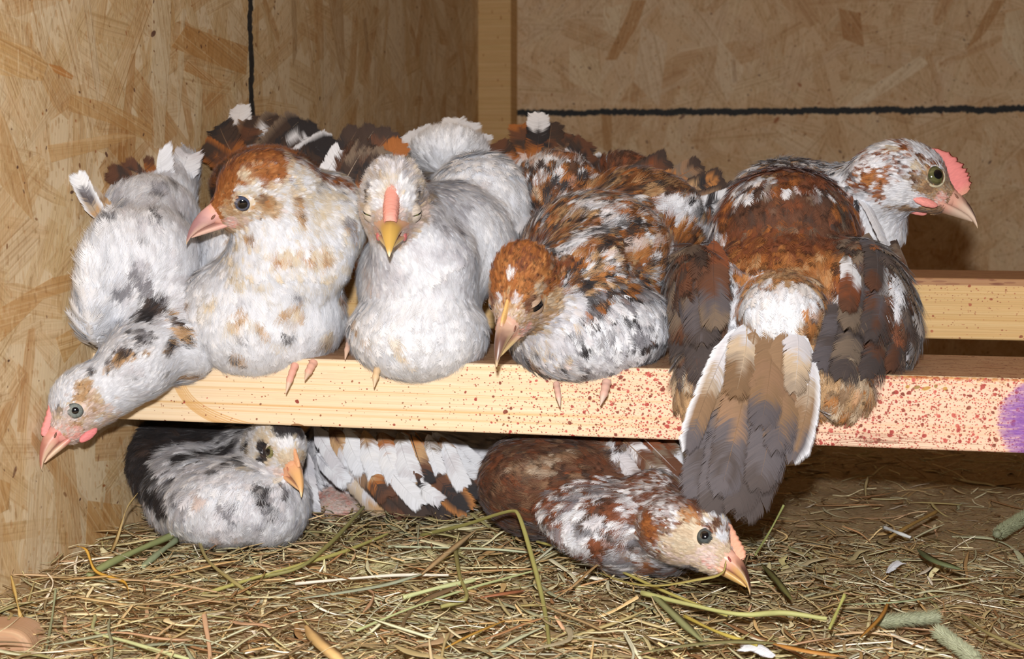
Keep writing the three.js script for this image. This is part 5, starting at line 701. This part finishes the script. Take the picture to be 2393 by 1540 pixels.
bird({
  label: 'dark reddish brown chick lying in the hay under the bar, bill to the right', seed: 808, pal: 'bbrnm', fl: [-0.9, -0.1, 0], fluff: 1.1, laced: 0.4, blend: 0.3, wild: 0.45,
  parts: [
    ['e', 1340, 1140, 46, 195, 120, 190, -8, { pal: 'bbrnmb', len: 10, wid: 0.6 }], ['e', 1250, 1130, 60, 120, 112, 170, -10, { pal: 'bmnrb', len: 9, wid: 0.6, lift: 9, fl: [-0.7, 0.5, 0] }], ['e', 1440, 1230, 4, 170, 88, 120, -14, { pal: 'brwwsr', len: 11, wid: 0.65, fl: [-0.5, 0.8, 0.1] }], ['e', 1480, 1090, 60, 130, 100, 150, 0, { pal: 'bnry', len: 11, fl: [0.3, 0.9, 0] }],
    ['c', 1560, 1260, -10, 70, 1480, 1240, -2, 84, { pal: 'rsmw', len: 8 }],
  ],
  neck: [[1540, 1180, 10, 78, { fl: [-0.7, -0.4, 0], len: 5.5, wid: 0.5, pal: 'rwrbm' }], [1560, 1260, -12, 52, { fl: [-0.7, 0.5, 0], len: 6, wid: 0.5, pal: 'smwl' }]],
  head: {
    at: [1657, 1265, -38], fwd: [0.73, -0.40, 0.55], up: [0.54, 0.83, -0.12], s: 1.0, pal: 'rwmr', facePal: 'ceqe', flen: 5, iris: [0.07, 0.085, 0.09], pupil: 0.4, shut: [0.56, 0.9], lid: [0.62, 0.52, 0.40], skin: [0.78, 0.46, 0.36], nape: 11,
    beak: { base: [0.80, 0.48, 0.38], mid: [0.62, 0.30, 0.20], ridge: [0.07, 0.03, 0.025], edge: [0.62, 0.40, 0.14], tip: [0.66, 0.50, 0.30] }, comb: { h: 4.6, t: 2.8, teeth: 8, reach: 0.86, col: [0.80, 0.40, 0.27], seed: 14 }, nostril: [0.3, 0.06, 0.05],
    marks: [[-2, 12, 3, 6, 'wwcl', 0.3], [-14, 10, 5, 8, 'bSrb'], [2, 8.5, 7.5, 3, 'bbm', 0.2], [-2, 7.5, 10, 2.6, 'wcw'], [8, 5, 6.5, 3.4, 'wwW'], [-9, 2, 11, 6, 'ceO'], [-14, 6, 10, 3, 'oOr'], [-6, -5, 12, 7, 'ceec'], [6, -6, 9, 5, 'qceq'], [-14, -8, 10, 5, 'wlce']],
  },
  marks: [
    [1330, 1210, 1345, 1225, 20, 'wwl'], [1360, 1225, 1400, 1225, 17, 'ssSn'], [1370, 1160, 1430, 1150, 17, 'lwbs'], [1400, 1200, 1430, 1180, 24, 'rbnr'], [1450, 1160, 1470, 1150, 16, 'nwb'], [1380, 1215, 1420, 1220, 10, 'wwl'], [1455, 1200, 1475, 1190, 14, 'wlr'], [1310, 1260, 1330, 1290, 16, 'lwbl'], [1350, 1260, 1400, 1285, 28, 'llwl'], [1405, 1270, 1430, 1320, 20, 'brrb'], [1340, 1310, 1350, 1290, 15, 'rro'], [1455, 1310, 1470, 1330, 24, 'llws'], [1500, 1280, 1480, 1270, 20, 'ssSn'], [1510, 1335, 1520, 1320, 18, 'oroo'], [1560, 1320, 1620, 1330, 26, 'sgSk'], [1520, 1210, 1530, 1250, 22, 'oror'], [1510, 1150, 1560, 1190, 26, 'wrwb'], [1240, 1280, 1300, 1270, 22, 'brnb'], [1240, 1220, 1250, 1230, 12, 'ssk'], [1460, 1060, 1480, 1100, 15, 'Slgl'], [1430, 1040, 1460, 1090, 10, 'lwl'], [1520, 1090, 1560, 1110, 14, 'bwn'], [1290, 1080, 1330, 1070, 20, 'mhbm'], [1220, 1100, 1260, 1100, 26, 'mbmh'],
  ],
  quills: [['wing_feather', 1400, 1020, 40, 1490, 1125, 12, 50, 'llllS', {}], ['wing_feather', 1450, 1020, 36, 1560, 1125, 6, 50, 'tbwbyl', { rachis: 'm' }], ['wing_feather', 1500, 1020, 34, 1590, 1110, 6, 44, 'brybb', { rachis: 'l' }], ['wing_feather', 1540, 1020, 38, 1600, 1080, 16, 36, 'nbryw', {}]],
});

// ───────────── single stems, seed heads and scraps that stand out in the hay ─────────────
// points: image column, image row, height above the litter in millimetres
function hayPiece(name, label, cat, pts, w, round, hex, twist = 0, mat = vcMat) {
  const ps = pts.map(([x, y, h]) => { const f = onFloor(x, y, 0.0165 + (h || 0) / 1000); return f; }), s = w * ps[0].distanceTo(EYE) / F;
  const base = ps[0].clone(), g = blade(ps.map((p) => p.clone().sub(base)), s, round, new THREE.Color(hex), twist);
  const m = new THREE.Mesh(g, mat); m.position.copy(base); place(m, name); return tag(m, label, cat);
}
const stem = (label, pts, w, hex, round = true, twist = 0) => hayPiece('hay_straw', label, 'hay', pts, w, round, hex, twist);
stem('olive stalk with a sharp bend standing up from the hay below the middle birds', [[985, 1250, 3], [1080, 1228, 18], [1200, 1194, 38], [1210, 1200, 38], [1240, 1290, 24], [1270, 1410, 8], [1285, 1515, 3]], 10, '#98975a');
stem('bleached white straight stem lying flat in the left middle of the hay', [[690, 1364, 4], [820, 1352, 5], [930, 1344, 5], [1048, 1344, 4]], 8, '#e6e2d4');
stem('grey-green flat blade running just below the bleached white stem', [[690, 1400, 4], [800, 1384, 6], [900, 1366, 6], [985, 1342, 8]], 15, '#9ba38c', false, 0.4);
stem('tan blade tip rising from the end of the grey-green blade', [[985, 1342, 8], [1035, 1300, 10], [1112, 1240, 12]], 14, '#bda37a', false, 0.7);
stem('long pale green stem slanting up to the right in the middle of the hay', [[832, 1474, 4], [950, 1425, 6], [1080, 1380, 7], [1262, 1330, 6]], 7, '#bcc68f');
stem('short broad pale green stem piece above the long slanting one', [[942, 1396, 7], [1030, 1372, 9], [1110, 1356, 9]], 12, '#c4cd97');
stem('folded olive stalk shaped like an elbow at the centre of the hay', [[1064, 1282, 5], [1074, 1345, 9], [1086, 1402, 10], [1060, 1410, 8], [1030, 1418, 7]], 11, '#9c995e');
stem('thin grey-green straight stem above the long pale green one', [[908, 1277, 5], [1050, 1280, 6], [1160, 1284, 6], [1245, 1292, 4]], 6, '#b6bea0');
stem('yellow-green stem running below the reddish brown chick', [[1255, 1265, 6], [1340, 1290, 6], [1440, 1330, 6], [1560, 1385, 6], [1700, 1440, 5]], 7, '#b3ab60');
stem('curved olive blade held up in front of the breast of the reddish brown chick', [[1400, 1338, 6], [1470, 1362, 8], [1540, 1368, 12], [1620, 1356, 18], [1688, 1338, 24], [1697, 1310, 30]], 13, '#a49a58', false, 0.5);
stem('pale jointed stalk lying to the right below the reddish brown chick', [[1500, 1385, 5], [1600, 1410, 6], [1735, 1436, 7], [1830, 1432, 7], [1932, 1446, 6]], 13, '#b4b777');
stem('dark olive blade to the right of the reddish brown chick', [[1780, 1318, 5], [1815, 1355, 7], [1850, 1402, 4]], 14, '#6c6a3e', false, 0.6);
stem('long dark dry leaf along the bottom edge of the hay', [[1490, 1526, 4], [1620, 1506, 6], [1720, 1499, 6], [1815, 1503, 5]], 18, '#76724a', false, 0.3);
stem('broken orange straw end on the bottom right of the hay', [[1808, 1504, 6], [1880, 1520, 6], [1962, 1533, 5]], 22, '#b17d3a', false, 0.2);
stem('yellow twisted leaf curling away from the foot of the board wall', [[180, 1276, 22], [203, 1286, 22], [222, 1332, 12], [262, 1350, 9], [292, 1362, 8], [302, 1402, 5]], 8, '#c69a3c', false, 1.6);
stem('broad sage green stem left of the black-backed chick', [[405, 1250, 9], [330, 1282, 9], [265, 1312, 8], [205, 1345, 6]], 17, '#909a68');
stem('grey-green stem below the broad sage green one', [[412, 1262, 8], [375, 1290, 7], [332, 1325, 4]], 15, '#8f9c7c');
stem('olive stem crossing upward to the pink leg under the bar', [[585, 1352, 4], [690, 1330, 8], [760, 1280, 12], [850, 1185, 18]], 11, '#8c8a54');
stem('long yellow-green stem under the crossing olive one', [[470, 1390, 4], [590, 1352, 6], [700, 1320, 7], [800, 1290, 7], [905, 1248, 6]], 10, '#b1ad66');
stem('bent straw below the white breast of the black-backed chick', [[464, 1262, 8], [488, 1312, 8], [540, 1355, 7], [585, 1388, 4]], 9, '#a79d68');
stem('light green stem near the lower left corner', [[222, 1440, 4], [224, 1478, 6], [300, 1500, 6], [380, 1524, 5], [470, 1548, 4]], 9, '#c0c894');
stem('yellowed leaf leaning on the wall at the far left', [[26, 1345, 30], [38, 1400, 18], [52, 1450, 8], [66, 1486, 4]], 12, '#c0a25e', false, 0.6);
stem('thin upright green stem at the left, free of the other hay', [[130, 1378, 18], [122, 1440, 9], [106, 1530, 2]], 6, '#8c9170');
stem('wide dry straw leaning on the wall beside the black-backed chick', [[322, 1152, 34], [296, 1190, 24], [272, 1262, 8], [255, 1300, 4]], 11, '#b8a06c', false, 0.4);
stem('pinkish tan curved straw at the lower left', [[200, 1480, 5], [290, 1478, 7], [380, 1492, 7], [470, 1496, 4]], 9, '#c09a78', false, 0.6);
stem('big tan dry leaf at the bottom edge, left of centre', [[716, 1462, 7], [740, 1494, 8], [772, 1522, 7], [806, 1550, 4]], 30, '#cfae76', false, 0.5);
stem('tan flattened straw leading up to the breast of the reddish brown chick', [[1450, 1284, 12], [1400, 1316, 10], [1340, 1368, 7], [1296, 1400, 4]], 11, '#b8986a', false, 0.4);
stem('thin green stem sticking up beside the hanging tail', [[1832, 1180, 28], [1800, 1240, 12], [1764, 1298, 3]], 6, '#9aa062');
stem('dark green leaf lying on the bare patch at the right', [[2146, 1284, 5], [2185, 1310, 7], [2244, 1330, 5]], 20, '#626c48', false, 0.4);
stem('short silvery straw in the chaff at the right', [[2066, 1232, 5], [2096, 1244, 6], [2128, 1256, 5]], 9, '#d6dadb');
stem('brown stalk above the short silvery straw', [[2188, 1196, 6], [2130, 1226, 6], [2078, 1256, 4]], 9, '#a08048');
stem('green stem standing across the pale jointed stalk', [[1974, 1390, 14], [1956, 1430, 8], [1938, 1470, 3]], 9, '#a8aa62');
stem('sage blade lying level at the lower right', [[1970, 1412, 5], [2080, 1408, 6], [2200, 1392, 5]], 9, '#95a07c', false, 0.3);
stem('yellow straw running out of the pale jointed stalk to the bottom edge', [[1600, 1440, 4], [1680, 1478, 5], [1770, 1508, 4]], 9, '#b9a850');
stem('wide grey-green blade below the breast of the reddish brown chick', [[1515, 1380, 5], [1570, 1430, 6], [1640, 1498, 4]], 20, '#8d9468', false, 0.3);
stem('long dark straw at the right pointing to the corner', [[2250, 1440, 4], [2310, 1480, 6], [2400, 1520, 4]], 9, '#857a50');
stem('orange dry leaf among the straws right of centre', [[2010, 1490, 5], [2060, 1440, 6], [2080, 1400, 5]], 10, '#b08038', false, 0.9);
stem('reddish brown stick in the middle of the hay', [[1110, 1398, 4], [1170, 1388, 6], [1226, 1380, 4]], 16, '#9c6444', false, 0.3);
stem('white split straw end in front of the elbow stalk', [[1018, 1398, 12], [1050, 1404, 11], [1086, 1406, 10]], 9, '#ccd1cf', false, 0.2);
stem('pale straw from the bottom edge up to the middle of the hay', [[1030, 1545, 3], [1040, 1500, 6], [1050, 1480, 6]], 9, '#b9a878');
stem('yellow stalk slanting near the bottom, right of the big tan leaf', [[1030, 1520, 4], [1090, 1488, 6], [1180, 1450, 5]], 9, '#b98f3e', false, 0.3);
// timothy heads: a spike packed with short bristles
function seedHead(label, a, b, w, hex) {
  const p = onFloor(a[0], a[1], 0.017), q = onFloor(b[0], b[1], 0.017), R = w / 2 * p.distanceTo(EYE) / F, L = p.distanceTo(q), r = rng(Math.round(a[0])), d = q.clone().sub(p).normalize(), x = V().crossVectors(d, V(0, 1, 0)).normalize(), y = V().crossVectors(x, d), c = new THREE.Color(hex);
  const t = new THREE.Group(); t.position.copy(p); place(t, 'timothy_head'); tag(t, label, 'seed head');
  const core = new THREE.CapsuleGeometry(R * 0.62, L, 6, 12, 10); core.translate(0, L / 2, 0); core.applyQuaternion(new THREE.Quaternion().setFromUnitVectors(V(0, 1, 0), d)); place(new THREE.Mesh(tinted(core, [c.r * 0.8, c.g * 0.8, c.b * 0.8], 0.25), vcMat), 'spike', t);
  const pos = [], idx = [], col = [];
  for (let i = 0; i < 1500; i++) { const s = r(), a0 = r() * 6.283, n = x.clone().multiplyScalar(Math.cos(a0)).addScaledVector(y, Math.sin(a0)), o = d.clone().multiplyScalar(s * L).addScaledVector(n, R * 0.5), e = o.clone().addScaledVector(n, R * (0.5 + 0.25 * r())).addScaledVector(d, R * (0.5 + 0.5 * r())), sd = V().crossVectors(n, d).multiplyScalar(R * 0.07), k = 0.8 + 0.5 * r(), j = pos.length / 3; for (const v of [o.clone().add(sd), o.clone().sub(sd), e]) { pos.push(v.x, v.y, v.z); col.push(c.r * k, c.g * k, c.b * k); } idx.push(j, j + 1, j + 2); }
  const br = place(new THREE.Mesh(geo(pos, idx, col), vcMat), 'bristles', t); br.userData.kind = 'stuff';
}
seedHead('grey-green furry seed head lying level at the lower right', [2052, 1452], [2186, 1442], 34, '#9aa084');
seedHead('grey-green furry seed head at the bottom edge of the lower right, pointing up left', [2285, 1545], [2196, 1478], 36, '#a0a68a');
seedHead('pale yellowish furry seed head below the folded brown and white wing', [846, 1336], [1006, 1296], 27, '#b8b284');
seedHead('furry seed head at the right edge of the hay', [2330, 1248], [2400, 1205], 30, '#8f9678');
// shed feathers in the litter
function shedFeather(label, a, b, w, h) { const p = onFloor(a[0], a[1], h), q = onFloor(b[0], b[1], h + 0.002), g = quill(V(), q.clone().sub(p), w * p.distanceTo(EYE) / F, V(0, 1, 0.3), 'wWwwW', { seed: a[0], bow: 3, blunt: 0.4, rachis: 'l' }); const m = new THREE.Mesh(g, plumeMat); m.position.copy(p); place(m, 'shed_feather'); tag(m, label, 'feather'); }
shedFeather('small white feather lying in the hay at the bottom edge', [1812, 1532], [1732, 1516], 40, 0.016);
shedFeather('white feather scrap in the hay under the middle of the bar', [1068, 1206], [1112, 1192], 20, 0.018);
shedFeather('grey-white feather on the chaff right of the reddish brown chick', [2072, 1338], [2112, 1318], 20, 0.014);
// timber end at the lower left corner
{
  const m = pine(51, { w: 0.1, h: 0.1, ph: 512, base: '#bf9f80', dark: '#94684a', pale: '#d6b492', ring: '#a8785a', rings: 14, front: [0, 0.1] });
  const s = new THREE.Shape(), w = 0.06, h = 0.022, r0 = 0.009; s.moveTo(-w, 0); s.lineTo(0, 0); s.lineTo(0, h - r0); s.quadraticCurveTo(0, h, -r0, h); s.lineTo(-w, h); s.closePath();
  const g = new THREE.ExtrudeGeometry(s, { depth: 0.015, bevelEnabled: true, bevelSize: 0.003, bevelThickness: 0.003, bevelSegments: 3, curveSegments: 8 }); { const uv = g.attributes.uv; for (let i = 0; i < uv.count; i++) uv.setXY(i, uv.getX(i) * 10, uv.getY(i) * 10); }
  const b = place(new THREE.Mesh(g, std({ map: m, roughness: 0.7 })), 'timber_block'); const p = onFloor(66, 1560, 0.008); b.position.set(p.x - 0.003, 0.001, p.z - 0.016); b.rotation.y = 0.15;
  tag(b, 'rounded end of a pinkish brown timber in the lower left corner', 'timber');
}
renderer.render(scene, camera);
